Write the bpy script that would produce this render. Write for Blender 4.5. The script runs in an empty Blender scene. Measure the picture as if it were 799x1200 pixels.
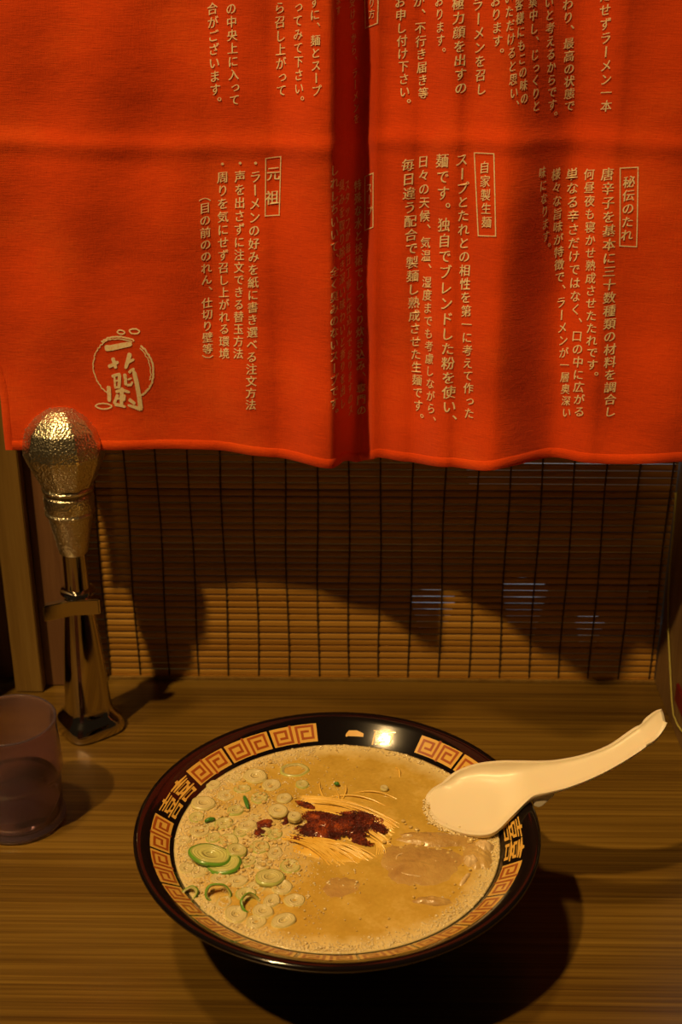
import bpy, bmesh, math, random
from mathutils import Vector, Matrix, noise
R = math.radians
PI = math.pi
random.seed(7)
sc = bpy.context.scene
col = sc.collection

# ------------------------------------------------------------------ camera, world, lamps, exposure
cd = bpy.data.cameras.new('camera')
cd.sensor_fit = 'VERTICAL'; cd.sensor_height = 36; cd.lens = 45
cd.clip_start = 0.01
cam = bpy.data.objects.new('camera', cd); col.objects.link(cam)
cam.location = (0, 0, 0.5117)
cam.rotation_euler = (R(90 - 23.931), 0, R(0.9))
cd.dof.use_dof = True; cd.dof.focus_distance = 0.74; cd.dof.aperture_fstop = 11
sc.camera = cam

sc.view_settings.view_transform = 'Standard'
sc.view_settings.look = 'None'
sc.view_settings.exposure = 0.0
sc.view_settings.gamma = 1.0
sc.view_settings.use_curve_mapping = False

w = bpy.data.worlds.new('world'); sc.world = w; w.use_nodes = True
bg = w.node_tree.nodes['Background']
bg.inputs[0].default_value = (1.0, 0.62, 0.3, 1); bg.inputs[1].default_value = 0.012

def lamp(name, loc, target, energy, size, color, angle=None, blend=0.6):
    l = bpy.data.lights.new(name, 'SPOT')
    l.energy = energy; l.color = color; l.shadow_soft_size = size
    l.spot_size = R(angle); l.spot_blend = blend
    o = bpy.data.objects.new(name, l); col.objects.link(o)
    o.location = loc
    o.rotation_euler = (Vector(target) - Vector(loc)).to_track_quat('-Z', 'Y').to_euler()
    return o
WARM = (1.0, 0.63, 0.25)
lamp('downlight', (-1.0, -0.40, 2.5), (-0.05, 0.66, 0.12), 205.0, 0.045, WARM, 26, 1.0)
lamp('downlight', (-0.66, 0.35, 2.5), (-0.05, 0.62, 0.10), 95.0, 0.085, WARM, 30, 1.0)
# the cool tube of the kitchen behind the blind
kl = bpy.data.lights.new('kitchen_tube', 'AREA'); kl.shape = 'RECTANGLE'; kl.size = 0.6; kl.size_y = 0.04
kl.energy = .8; kl.color = (0.75, 0.88, 1.0)
ko = bpy.data.objects.new('kitchen_tube', kl); col.objects.link(ko); ko.location = (0.1, 0.93, 0.6)

# ------------------------------------------------------------------ helpers
def tag(o, label=None, cat=None, group=None, kind=None):
    if label: o['label'] = label
    if cat: o['category'] = cat
    if group: o['group'] = group
    if kind: o['kind'] = kind
    return o

def link(name, me, mat=None, parent=None, smooth=False):
    o = bpy.data.objects.new(name, me); col.objects.link(o)
    if mat is not None and not me.materials: me.materials.append(mat)
    if parent: o.parent = parent
    if smooth:
        for p in me.polygons: p.use_smooth = True
    return o

def pyd(name, vs, fs, mat=None, parent=None, smooth=False):
    me = bpy.data.meshes.new(name); me.from_pydata(vs, [], fs); me.update()
    return link(name, me, mat, parent, smooth)

def empty(name, loc=(0, 0, 0)):
    o = bpy.data.objects.new(name, None); col.objects.link(o); o.location = loc; o.empty_display_size = .02
    return o

def box_data(x0, x1, y0, y1, z0, z1, bev=0.0):
    bm = bmesh.new()
    bmesh.ops.create_cube(bm, size=1)
    for v in bm.verts:
        v.co = Vector(((x0 + x1) / 2 + v.co.x * (x1 - x0), (y0 + y1) / 2 + v.co.y * (y1 - y0), (z0 + z1) / 2 + v.co.z * (z1 - z0)))
    if bev: bmesh.ops.bevel(bm, geom=bm.edges[:], offset=bev, segments=2, affect='EDGES')
    me = bpy.data.meshes.new('box'); bm.to_mesh(me); bm.free()
    return me

def box(name, b, mat, parent=None, bev=0.0):
    return link(name, box_data(*b, bev), mat, parent)

def lathe_mesh(prof, n=96, cx=0, cy=0, sx=1, phase=0, power=None):
    """prof: list of (r, z); closes at r == 0 ends"""
    vs, fs = [], []
    for r, z in prof:
        for k in range(n):
            a = 2 * PI * k / n + phase
            vs.append((cx + r * math.cos(a), cy + r * math.sin(a), z))
    for i in range(len(prof) - 1):
        for k in range(n):
            a, b = i * n + k, i * n + (k + 1) % n
            fs.append((a, b, b + n, a + n))
    me = bpy.data.meshes.new('lathe'); me.from_pydata(vs, [], fs)
    bm = bmesh.new(); bm.from_mesh(me)
    bmesh.ops.remove_doubles(bm, verts=bm.verts[:], dist=1e-6)
    bmesh.ops.recalc_face_normals(bm, faces=bm.faces[:])
    bm.to_mesh(me); bm.free()
    return me

def tube_geo(vs, fs, pts, rad, n=6, taper=0.0):
    base = len(vs)
    pts = [Vector(p) for p in pts]
    N = len(pts)
    for i, p in enumerate(pts):
        t = (pts[min(i + 1, N - 1)] - pts[max(i - 1, 0)]).normalized()
        s = t.cross(Vector((0, 0, 1)))
        if s.length < 1e-4: s = Vector((1, 0, 0))
        s.normalize(); u = s.cross(t)
        rr = rad * (1 - taper * abs(2 * i / (N - 1) - 1) ** 3)
        for k in range(n):
            a = 2 * PI * k / n
            vs.append(tuple(p + (s * math.cos(a) + u * math.sin(a)) * rr))
    for i in range(N - 1):
        for k in range(n):
            a, b = base + i * n + k, base + i * n + (k + 1) % n
            fs.append((a, b, b + n, a + n))
    fs.append(tuple(base + k for k in range(n))[::-1])
    fs.append(tuple(base + (N - 1) * n + k for k in range(n)))

def shade_auto(o, deg=35):
    me = o.data
    for p in me.polygons: p.use_smooth = True
    try: me.set_sharp_from_angle(angle=R(deg))
    except Exception: pass

# ------------------------------------------------------------------ materials
def mat(name, color, rough=0.5, metal=0.0, spec=0.5, coat=0.0, coat_rough=0.05, trans=0.0, ior=1.45, sss=0.0, sheen=0.0):
    m = bpy.data.materials.new(name); m.use_nodes = True
    b = m.node_tree.nodes['Principled BSDF']
    b.inputs['Base Color'].default_value = (*color, 1)
    b.inputs['Roughness'].default_value = rough
    b.inputs['Metallic'].default_value = metal
    b.inputs['Specular IOR Level'].default_value = spec
    b.inputs['Coat Weight'].default_value = coat
    b.inputs['Coat Roughness'].default_value = coat_rough
    b.inputs['Transmission Weight'].default_value = trans
    b.inputs['IOR'].default_value = ior
    if sss:
        b.inputs['Subsurface Weight'].default_value = sss
        b.inputs['Subsurface Radius'].default_value = (1, .6, .25)
        b.inputs['Subsurface Scale'].default_value = .004
    b.inputs['Sheen Weight'].default_value = sheen
    return m

class NT:
    def __init__(s, m):
        s.m = m; s.t = m.node_tree; s.b = s.t.nodes['Principled BSDF']
        s.tc = s.t.nodes.new('ShaderNodeTexCoord')
    def n(s, typ, **kw):
        o = s.t.nodes.new(typ)
        for k, v in kw.items():
            if k.startswith('in_'):
                key = k[3:]
                key = int(key) if key.isdigit() else key.replace('_', ' ')
                o.inputs[key].default_value = v
            else: setattr(o, k, v)
        return o
    def l(s, a, b): s.t.links.new(a, b)
    def mapped(s, scale, coord='Object', rot=(0, 0, 0)):
        mp = s.n('ShaderNodeMapping'); mp.inputs['Scale'].default_value = scale; mp.inputs['Rotation'].default_value = rot
        s.l(s.tc.outputs[coord], mp.inputs['Vector']); return mp.outputs['Vector']
    def noise(s, vec, scale, detail=4, rough=.5):
        o = s.n('ShaderNodeTexNoise'); o.inputs['Scale'].default_value = scale; o.inputs['Detail'].default_value = detail; o.inputs['Roughness'].default_value = rough
        s.l(vec, o.inputs['Vector']); return o.outputs['Fac']
    def ramp(s, fac, stops):
        o = s.n('ShaderNodeValToRGB'); e = o.color_ramp.elements
        while len(e) < len(stops): e.new(.5)
        for i, (p, c) in enumerate(stops):
            e[i].position = p; e[i].color = (*c, 1)
        s.l(fac, o.inputs['Fac']); return o.outputs['Color']
    def bump(s, h, strength=.3, dist=.001, prev=None):
        o = s.n('ShaderNodeBump'); o.inputs['Strength'].default_value = strength; o.inputs['Distance'].default_value = dist
        s.l(h, o.inputs['Height'])
        if prev: s.l(prev, o.inputs['Normal'])
        return o.outputs['Normal']

def wood(name, c0, c1, c2, axis='X', rough=.35, coat=.3, k=1.0):
    m = mat(name, c1, rough, coat=coat, coat_rough=.18)
    t = NT(m)
    sc_ = {'X': (1.3, 150, 150), 'Z': (60, 60, 2.2), 'Y': (60, 2.2, 60)}[axis]
    v = t.mapped(tuple(a * k for a in sc_))
    sc2 = {'X': (.9, 9, 9), 'Z': (9, 9, .9), 'Y': (9, .9, 9)}[axis]
    v2 = t.mapped(tuple(a * k for a in sc2))
    f1 = t.noise(v, 3.2, 5, .62)
    f2 = t.noise(v2, 2.0, 3, .55)
    mx = t.n('ShaderNodeMath', operation='ADD'); 
    s1 = t.n('ShaderNodeMath', operation='MULTIPLY'); t.l(f1, s1.inputs[0]); s1.inputs[1].default_value = .6
    s2 = t.n('ShaderNodeMath', operation='MULTIPLY'); t.l(f2, s2.inputs[0]); s2.inputs[1].default_value = .4
    t.l(s1.outputs[0], mx.inputs[0]); t.l(s2.outputs[0], mx.inputs[1])
    t.l(t.ramp(mx.outputs[0], [(.36, c0), (.5, c1), (.63, c2)]), t.b.inputs['Base Color'])
    t.l(t.bump(f1, .12, .0006), t.b.inputs['Normal'])
    return m

M = {}
M['counter'] = wood('counter_wood', (.068, .033, .004), (.138, .075, .010), (.215, .125, .019), 'X', .34, .35)
M['jamb'] = wood('jamb_wood', (.19, .105, .02), (.25, .145, .03), (.30, .19, .045), 'Z', .5, .1)
M['jamb_dark'] = wood('dark_wood', (.12, .055, .022), (.17, .08, .032), (.22, .11, .045), 'Z', .55, .1)
M['partition'] = wood('partition_wood', (.13, .07, .024), (.18, .1, .036), (.23, .135, .05), 'Z', .5, .1)
M['kitchen'] = mat('kitchen_wall', (.016, .009, .005), .7)

m = M['cloth'] = mat('red_cloth', (.80, .055, .004), .85, spec=.15, sheen=.15)
t = NT(m)
v = t.mapped((1, 1, 1))
wv = t.mapped((1400, 1, 1)); wh = t.mapped((1, 1, 1400))
a1 = t.noise(t.mapped((1500, 1500, 160)), 1, 2); a2 = t.noise(t.mapped((160, 160, 1500)), 1, 2)
mm = t.n('ShaderNodeMath', operation='ADD'); t.l(a1, mm.inputs[0]); t.l(a2, mm.inputs[1])
big = t.noise(v, 18, 3)
ad = t.n('ShaderNodeMath', operation='MULTIPLY_ADD'); t.l(mm.outputs[0], ad.inputs[0]); ad.inputs[1].default_value = .28; t.l(big, ad.inputs[2])
t.l(t.ramp(ad.outputs[0], [(.50, (.70, .058, .002)), (.8, (.82, .072, .003)), (1.0, (.88, .096, .006))]), t.b.inputs['Base Color'])
b1 = t.bump(mm.outputs[0], .35, .0004)
wr = t.noise(t.mapped((7, 7, 11)), 3.0, 4)
t.l(t.bump(wr, .35, .004, b1), t.b.inputs['Normal'])
M['print'] = mat('cream_print', (.95, .62, .30), .8, spec=.1)
nt_ = NT(M['print'])
t = nt_; t.l(t.ramp(t.noise(t.mapped((700, 700, 700)), 1, 2), [(.25, (.95, .52, .22)), (.5, (1.0, .82, .52))]), t.b.inputs['Base Color'])

m = M['bamboo'] = mat('bamboo', (.42, .24, .07), .42, spec=.4)
t = NT(m)
oi = t.n('ShaderNodeObjectInfo')
f = t.noise(t.mapped((14, 500, 500)), 1, 4, .6)
av = t.n('ShaderNodeMath', operation='MULTIPLY_ADD'); t.l(oi.outputs['Random'], av.inputs[0]); av.inputs[1].default_value = .45; t.l(f, av.inputs[2])
t.l(t.ramp(av.outputs[0], [(.35, (.33, .155, .02)), (.75, (.47, .235, .034)), (1.1, (.56, .30, .05))]), t.b.inputs['Base Color'])
t.l(t.bump(f, .2, .0004), t.b.inputs['Normal'])
M['thread'] = mat('dark_thread', (.07, .04, .015), .8)
M['cord'] = mat('yellow_cord', (.42, .36, .08), .7)
M['red_plate'] = mat('red_plate', (.14, .008, .006), .5)

m = M['lacquer'] = mat('black_lacquer', (.006, .004, .004), .12, coat=.8, coat_rough=.04)
t = NT(m)
t.l(t.bump(t.noise(t.mapped((1, 1, 1)), 60, 2), .03, .001), t.b.inputs['Normal'])
M['gold'] = mat('gold_print', (.72, .43, .085), .32, coat=.5, coat_rough=.08)
M['red_line'] = mat('red_brown_print', (.36, .085, .014), .35, coat=.5, coat_rough=.08)

m = M['broth'] = mat('pork_broth', (.70, .50, .24), .16, spec=.5, coat=.3, coat_rough=.1)
t = NT(m)
n1 = t.noise(t.mapped((1, 1, 1)), 38, 5, .6)
n2 = t.noise(t.mapped((1, 1, 1)), 420, 3, .6)
mx = t.n('ShaderNodeMath', operation='MULTIPLY_ADD'); t.l(n2, mx.inputs[0]); mx.inputs[1].default_value = .35; t.l(n1, mx.inputs[2])
t.l(t.ramp(mx.outputs[0], [(.42, (.47, .30, .045)), (.68, (.58, .385, .068)), (.9, (.70, .50, .14))]), t.b.inputs['Base Color'])
base_link = t.b.inputs['Base Color'].links[0].from_socket
nf = t.noise(t.mapped((1, 1, 1)), 75, 5, .7)
gr = t.n('ShaderNodeVectorMath', operation='DISTANCE'); t.l(t.tc.outputs['Object'], gr.inputs[0]); gr.inputs[1].default_value = (-.055, -.005, 0)
g2 = t.n('ShaderNodeMath', operation='MULTIPLY_ADD'); t.l(gr.outputs['Value'], g2.inputs[0]); g2.inputs[1].default_value = -16.0; g2.inputs[2].default_value = .68
g3 = t.n('ShaderNodeMath', operation='ADD'); t.l(g2.outputs[0], g3.inputs[0]); t.l(nf, g3.inputs[1])
ln = t.n('ShaderNodeVectorMath', operation='LENGTH'); t.l(t.tc.outputs['Object'], ln.inputs[0])
l2 = t.n('ShaderNodeMath', operation='MULTIPLY_ADD'); t.l(ln.outputs['Value'], l2.inputs[0]); l2.inputs[1].default_value = 70.0; l2.inputs[2].default_value = -5.45
l3 = t.n('ShaderNodeMath', operation='ADD'); t.l(l2.outputs[0], l3.inputs[0]); t.l(nf, l3.inputs[1])
mxx = t.n('ShaderNodeMath', operation='MAXIMUM'); t.l(g3.outputs[0], mxx.inputs[0]); t.l(l3.outputs[0], mxx.inputs[1])
mr = t.n('ShaderNodeMapRange'); mr.inputs['From Min'].default_value = .38; mr.inputs['From Max'].default_value = 1.0; t.l(mxx.outputs[0], mr.inputs['Value'])
mixc = t.n('ShaderNodeMix', data_type='RGBA'); t.l(mr.outputs[0], mixc.inputs[0]); t.l(base_link, mixc.inputs[6]); mixc.inputs[7].default_value = (.76, .62, .29, 1)
t.l(mixc.outputs[2], t.b.inputs['Base Color'])
t.l(t.bump(n2, .18, .0006, t.bump(n1, .25, .002)), t.b.inputs['Normal'])
M['foam'] = mat('foam', (.80, .67, .38), .2, spec=.7, coat=.8, coat_rough=.05)
M['fatdrop'] = mat('fat_drop', (.66, .48, .17), .05, coat=1, coat_rough=.02)
m = M['noodle'] = mat('noodle', (.86, .58, .15), .25, coat=.5, coat_rough=.1)
t = NT(m); t.l(t.ramp(t.noise(t.mapped((1, 1, 1)), 90, 3), [(.3, (.72, .43, .05)), (.65, (.88, .60, .13))]), t.b.inputs['Base Color'])
m = M['chili'] = mat('chili_paste', (.22, .018, .004), .4, coat=.3, coat_rough=.15)
t = NT(m)
n1 = t.noise(t.mapped((1, 1, 1)), 900, 3, .7); n2 = t.noise(t.mapped((1, 1, 1)), 160, 4, .6)
mx = t.n('ShaderNodeMath', operation='MULTIPLY_ADD'); t.l(n1, mx.inputs[0]); mx.inputs[1].default_value = .5; t.l(n2, mx.inputs[2])
t.l(t.ramp(mx.outputs[0], [(.5, (.035, .003, .001)), (.75, (.12, .010, .002)), (.95, (.48, .085, .008))]), t.b.inputs['Base Color'])
t.l(t.bump(n1, .9, .0012), t.b.inputs['Normal'])
m = M['pork'] = mat('pork', (.66, .40, .27), .28, coat=.35, coat_rough=.15)
t = NT(m)
n1 = t.noise(t.mapped((1, 1, 1)), 55, 5, .65)
t.l(t.ramp(n1, [(.3, (.40, .23, .075)), (.5, (.52, .33, .10)), (.7, (.62, .43, .14))]), t.b.inputs['Base Color'])
t.l(t.bump(t.noise(t.mapped((1, 1, 1)), 260, 4, .7), .6, .0012), t.b.inputs['Normal'])
M['porkfat'] = mat('pork_fat', (.74, .55, .28), .22, coat=.5)

def onion(name, rim, flesh, core):
    m = mat(name, flesh, .25, coat=.4, coat_rough=.1)
    t = NT(m)
    at = t.n('ShaderNodeAttribute'); at.attribute_name = 'rad'
    t.l(t.ramp(at.outputs['Fac'], [(0, core), (.35, flesh), (.78, flesh), (.93, rim)]), t.b.inputs['Base Color'])
    wv = t.n('ShaderNodeMath', operation='SINE'); mu = t.n('ShaderNodeMath', operation='MULTIPLY'); mu.inputs[1].default_value = 38
    t.l(at.outputs['Fac'], mu.inputs[0]); t.l(mu.outputs[0], wv.inputs[0])
    t.l(t.bump(wv.outputs[0], .5, .0004), t.b.inputs['Normal'])
    return m
M['onion_green'] = onion('scallion_green', (.13, .33, .03), (.62, .62, .20), (.50, .48, .16))
M['onion_pale'] = onion('scallion_pale', (.70, .62, .26), (.76, .66, .32), (.62, .50, .20))
M['onion_mid'] = onion('scallion_mid', (.50, .54, .14), (.70, .64, .26), (.58, .50, .18))
M['leaf'] = mat('scallion_leaf', (.06, .22, .03), .3, coat=.4)

M['spoon'] = mat('ivory_melamine', (.88, .78, .58), .42, coat=.12, coat_rough=.2, sss=.1)
m = M['chrome'] = mat('chrome', (.62, .58, .52), .09, metal=1)
m = M['wet_chrome'] = mat('dewy_chrome', (.74, .68, .48), .33, metal=1, coat=.3, coat_rough=.05)
t = NT(m)
vo = t.n('ShaderNodeTexVoronoi', feature='SMOOTH_F1'); vo.inputs['Scale'].default_value = 760; vo.inputs['Randomness'].default_value = 1
t.l(t.mapped((1, 1, 1)), vo.inputs['Vector'])
n1 = t.noise(t.mapped((1, 1, 1)), 330, 3, .6)
b0 = t.bump(n1, .22, .0008)
iv = t.n('ShaderNodeMath', operation='SUBTRACT'); iv.inputs[0].default_value = 1; t.l(vo.outputs['Distance'], iv.inputs[1])
nb = t.bump(iv.outputs[0], .8, .0006, b0)
t.l(nb, t.b.inputs['Normal']); t.l(nb, t.b.inputs['Coat Normal'])
M['droplet'] = mat('droplet', (1, .97, .9), .02, trans=.9, ior=1.33)

m = M['purple'] = mat('purple_plastic', (.66, .50, .60), .10, trans=.93, ior=1.25, coat=.3)
M['water'] = mat('water', (.90, .84, .88), .04, trans=1, ior=1.1)
M['steel'] = mat('kitchen_steel', (.6, .62, .65), .3, metal=1)
M['china'] = mat('white_china', (.75, .76, .78), .3)

# ------------------------------------------------------------------ the setting
BY = 0.839          # plane of the blind
XR = 0.2247         # right partition
XL = -0.256         # left partition
tag(box('floor', (-1.2, 1.2, -1.0, 1.8, -0.78, -0.76), M['jamb_dark']), kind='structure')
ctr = empty('counter', (0, .3, -.03))
tag(ctr, 'brown wood-grain counter top running across under the bowl', 'counter')
c1 = box('counter_top', (XL - .5, XR + .5, -.05 - .3 + .15, BY + .012 - .3, 0, .03), M['counter'], ctr, .0008)
c2 = box('front_edge', (XL - .5, XR + .5, -.215, -.2002, -.012, .0298), M['counter'], ctr, .001)
tag(box('wall_left_shade', (XL - .056, XL - .044, .752, .8365, .0005, .62), M['jamb_dark']), kind='structure')  # unseen board, added to keep lamp light off the blind's left end
tag(box('trim_4', (XL - .4, XL - .0004, .8368, .850, .0005, .62), M['jamb_dark']), kind='structure')
tag(box('wall_right', (XR, XR + .012, .70, BY + .012, .0005, .62), M['partition']), kind='structure')
tag(box('trim_1', (XL, XL + .0205, .8165, .835, .0005, .62), M['jamb'], bev=.0006), kind='structure')
tag(box('trim_2', (XL + .0208, XL + .0375, .826, .850, .0005, .62), M['jamb_dark'], bev=.0006), kind='structure')
tag(box('trim_5', (XL + .0377, XL + .051, .812, .8365, .0005, .62), M['jamb_dark'], bev=.0006), kind='structure')  # dark plank added and set forward to shade the blind's left end
tag(box('trim_3', (XL + .038, XR - .0002, BY - .003, BY + .012, .0003, .0022), M['jamb']), kind='structure')
tag(box('wall_back', (XL + .038, XR - .0002, BY + .004, BY + .02, .335, .62), M['jamb_dark']), kind='structure')
# kitchen beyond the blind
tag(box('wall_kitchen', (-.8, .8, 1.5, 1.52, -.3, 1.2), M['kitchen']), kind='structure')
kc = box('kitchen_worktop', (-.75, .75, .86, 1.45, -.045, -.02), M['kitchen'])
tag(kc, 'dark kitchen worktop hidden behind the bamboo blind', 'worktop')
def cup(name, x, y, r, h, label, m_):
    o = link(name, lathe_mesh([(0, -.02), (r * .6, -.02), (r * .62, -.016), (r, -.02 + h), (r * .94, -.02 + h), (r * .55, -.014), (0, -.014)], 32, x, y), m_, None, True)
    tag(o, label, 'dish')  # stand-in dishes, placed to make glints between the slats
cup('glint_dish', .062, .952, .019, .030, 'white dish added to glint through the blind left of the spoon tip', M['china'])
cup('glint_dish', .138, .950, .019, .042, 'taller white dish added to glint through the blind above the spoon handle', M['china'])
cup('glint_dish', .190, .93, .012, .022, 'small white dish added to glint through the blind near the right partition', M['china'])
tray = box('glint_tray', (.13, .25, .985, .999, -.0195, .006), M['steel'], bev=.002)  # steel bar added for the long glint behind the slats
tag(tray, 'long steel tray edge added to glint through the right half of the blind', 'tray')
shf = box('kitchen_shelf', (.09, .5, .965, 1.05, .108, .122), M['china'])
tag(shf, 'pale shelf edge glowing through the top right slats of the blind', 'shelf')

# ------------------------------------------------------------------ bamboo blind
blind = empty('bamboo_blind', (0, BY, 0))
tag(blind, 'brown bamboo slat blind closing the opening behind the counter', 'blind')
x0, x1 = XL + .0382, XR - .0010
pitch = .0053
def slat_mesh():
    vs, fs = [], []
    pr = [(-.00035, -.00225), (.00035, -.00225), (.00055, -.0012), (.00055, .0012), (.00035, .00225), (-.00035, .00225), (-.0008, .0012), (-.0008, -.0012)]
    xs = [x0, x1]
    for x in xs:
        for y, z in pr: vs.append((x, y, z))
    n = len(pr)
    for k in range(n): fs.append((k, (k + 1) % n, n + (k + 1) % n, n + k))
    fs.append(tuple(range(n))); fs.append(tuple(range(2 * n - 1, n - 1, -1)))
    me = bpy.data.meshes.new('slat'); me.from_pydata(vs, [], fs); me.materials.append(M['bamboo']); return me
sm = slat_mesh()
nsl = 62
for i in range(nsl):
    o = link('slat', sm, None, blind)
    o.location = (0, random.uniform(-.00015, .00015), .0056 + i * pitch + random.uniform(-.00012, .00012))
    o.rotation_euler = (random.uniform(-.10, .10), random.uniform(-.0006, .0006), 0)
nth = 20
for k in range(nth):
    x = x0 + .006 + k * (x1 - x0 - .010) / (nth - 1)
    vs, fs = [], []
    pts = []
    for i in range(nsl * 2 + 1):
        z = .0028 + i * pitch / 2
        y = -.0013 if i % 2 else -.0008
        pts.append((x + .0006 * math.sin(i * .11 + k), y, z))
    tube_geo(vs, fs, pts, .00065, 5)
    pyd('thread', vs, fs, M['thread'], blind)
box('bottom_rail', (x0, x1, -.0012, .0012, .0023, .0034), M['bamboo'], blind)
# pull cord at the right edge
vs, fs = [], []
tube_geo(vs, fs, [tuple(p) for p in [(0.2206, 0.825, 0.1621),(0.2217, 0.825, 0.1406),(0.2221, 0.825, 0.1139),(0.2235, 0.8238, 0.0803),(0.2235, 0.8132, 0.058),(0.2235, 0.7983, 0.0385),(0.2235, 0.7835, 0.0191),(0.2235, 0.7747, 0.012),(0.2235, 0.7613, 0.0122),(0.2235, 0.7496, 0.0151),(0.2235, 0.7348, 0.0215)]], .0007, 6)
cordo = pyd('pull_cord', vs, fs, M['cord'], None, True)
tag(cordo, 'thin yellowish pull cord hanging beside the right end of the blind', 'cord')
rp = box('red_plate', (XR - .0022, XR - .0002, 0.7513, 0.7741, 0.0252, 0.0391), M['red_plate'], bev=.0006)
tag(rp, 'small dark red plate on the right partition at the picture edge', 'plate')

# ------------------------------------------------------------------ red noren curtain
KN = [(-0.2279, 0.772),(-0.1728, 0.768),(-0.0925, 0.771),(-0.0541, 0.76),(-0.0187, 0.744),(0.0011, 0.777),(0.0096, 0.768),(0.0307, 0.762),(0.0559, 0.745),(0.0824, 0.728),(0.1175, 0.742),(0.143, 0.728),(0.1877, 0.718)]
def pchip(x, K):
    if x <= K[0][0]: return K[0][1]
    if x >= K[-1][0]: return K[-1][1]
    for i in range(len(K) - 1):
        if K[i][0] <= x <= K[i + 1][0]:
            t = (x - K[i][0]) / (K[i + 1][0] - K[i][0]); t = t * t * (3 - 2 * t)
            return K[i][1] * (1 - t) + K[i + 1][1] * t
HEMK = [(-0.22964, 0.21298),(-0.14957, 0.21322),(-0.09427, 0.21389),(-0.06632, 0.21236),(-0.03865, 0.21158),(-0.01161, 0.21049),(-0.00079, 0.20176),(0.01297, 0.20877),(0.03192, 0.20952),(0.05782, 0.21355),(0.09335, 0.21946),(0.14566, 0.22079),(0.19358, 0.22738)]
XN0, XN1, ZTOP = -.2287, .2222, .56
def hem_z(x): return pchip(x, HEMK)
def noren_y(x, z):
    """depth of the cloth: vertical folds that open towards the hem, one soft pressed crease"""
    u = (z - .21) / .35
    y = pchip(x, KN)
    mean = .762
    y = mean + (y - mean) * (1.0 - .25 * max(u, 0))
    y += .0022 * math.sin(x * 41 + z * 9) * (.4 + .6 * (1 - u))
    y += .0009 * math.sin(x * 97 - z * 31 + 1.3) + .0007 * math.sin(z * 73 + x * 23)
    zc = .407 + .004 * math.sin(x * 14)
    d = (z - zc) / .0055
    y += -.0012 * math.exp(-d * d)
    return y
def noren_n(x, z):
    e = .0006
    gx = (noren_y(x + e, z) - noren_y(x - e, z)) / (2 * e); gz = (noren_y(x, z + e) - noren_y(x, z - e)) / (2 * e)
    return Vector((gx, -1, gz)).normalized()

noren = empty('noren_curtain', (0, .762, ZTOP))
tag(noren, 'red cloth shop curtain with cream vertical writing hanging above the blind', 'curtain')
nx, nz = 520, 150
vs, fs = [], []
for j in range(nz + 1):
    for i in range(nx + 1):
        x = XN0 + (XN1 - XN0) * i / nx
        z0 = hem_z(x); z = z0 + (ZTOP - z0) * j / nz
        fl_ = min(max((z - .245) / .09, 0), 1); x -= .017 * fl_ * fl_ * (3 - 2 * fl_) * max(0, 1 - i / 60) ** 1.5   # unseen upper left edge widened to shade the blind
        vs.append((x, noren_y(x, z) - .762, z - ZTOP))
for j in range(nz):
    for i in range(nx):
        a = j * (nx + 1) + i
        fs.append((a, a + 1, a + nx + 2, a + nx + 1))
cl = pyd('cloth_panel', vs, fs, M['cloth'], noren, True)
so = cl.modifiers.new('s', 'SOLIDIFY'); so.thickness = .0007; so.offset = -1
def strip(name, ptsfn, width_fn, mat_, off):
    pass
def cloth_point(x, z, off):
    n = noren_n(x, z)
    return (x + n.x * off, noren_y(x, z) + n.y * off - .762, z + n.z * off - ZTOP)
# folded hem along the bottom and down the left edge, a little proud of the cloth
vs, fs = [], []
N = 380
for i in range(N + 1):
    x = XN0 + (XN1 - XN0) * i / N
    zb = hem_z(x)
    for dz, off in ((-.0001, .0002), (.0001, .0004), (.0058, .0003), (.0062, .00003)):
        vs.append(cloth_point(x, zb + dz, off))
for i in range(N):
    for k in range(3):
        a = i * 4 + k; fs.append((a, a + 4, a + 5, a + 1))
pyd('hem', vs, fs, M['cloth'], noren, True)
vs, fs = [], []
for i in range(121):
    z = hem_z(XN0) + (ZTOP - hem_z(XN0)) * i / 120
    fl_ = min(max((z - .245) / .09, 0), 1); sw = .017 * fl_ * fl_ * (3 - 2 * fl_)
    for dx, off in ((-.0001, .0002), (.0002, .0006), (.0044, .0005), (.005, .00005)):
        vs.append(cloth_point(XN0 + dx - sw, z, off))
for i in range(120):
    for k in range(3):
        a = i * 4 + k; fs.append((a, a + 1, a + 5, a + 4))
pyd('side_hem', vs, fs, M['cloth'], noren, True)
# the rod it hangs from, just above the picture
vs, fs = [], []
tube_geo(vs, fs, [(XL + .0005, .762, ZTOP + .004), (XR - .0005, .762, ZTOP + .004)], .006, 16)
rod = pyd('curtain_rod', vs, fs, M['jamb'], None, True)
tag(rod, 'wooden rod above the picture that carries the red curtain', 'rod')

# printing: glyph outlines laid on the cloth
GC = {}
def glyph(ch):
    if ch in GC: return GC[ch]
    c = bpy.data.curves.new('t', 'FONT'); c.body = ch; c.resolution_u = 3
    o = bpy.data.objects.new('t', c); col.objects.link(o)
    bpy.context.view_layer.update()
    me = bpy.data.meshes.new_from_object(o.evaluated_get(bpy.context.evaluated_depsgraph_get()))
    vs = [(v.co.x - .5, v.co.y - .38) for v in me.vertices]
    fs = [tuple(p.vertices) for p in me.polygons]
    bpy.data.objects.remove(o); bpy.data.curves.remove(c); bpy.data.meshes.remove(me)
    if ch in 'ー（）':
        vs = [(y, -x) for x, y in vs]          # written downwards
        if ch == 'ー': vs = [(x, y) for x, y in vs]
    elif ch in '。、':
        vs = [(x + .62, y + .55) for x, y in vs]
    elif ch in 'っ':
        vs = [(x + .12, y + .06) for x, y in vs]
    if ch not in 'ー（）。、・':
        # brush hand: strokes climb to the right, a slight slant
        vs = [(x * .94 + .03 * y, y * .94 + .13 * x + .02 * math.sin(9 * x)) for x, y in vs]
    GC[ch] = (vs, fs)
    return GC[ch]

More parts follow.
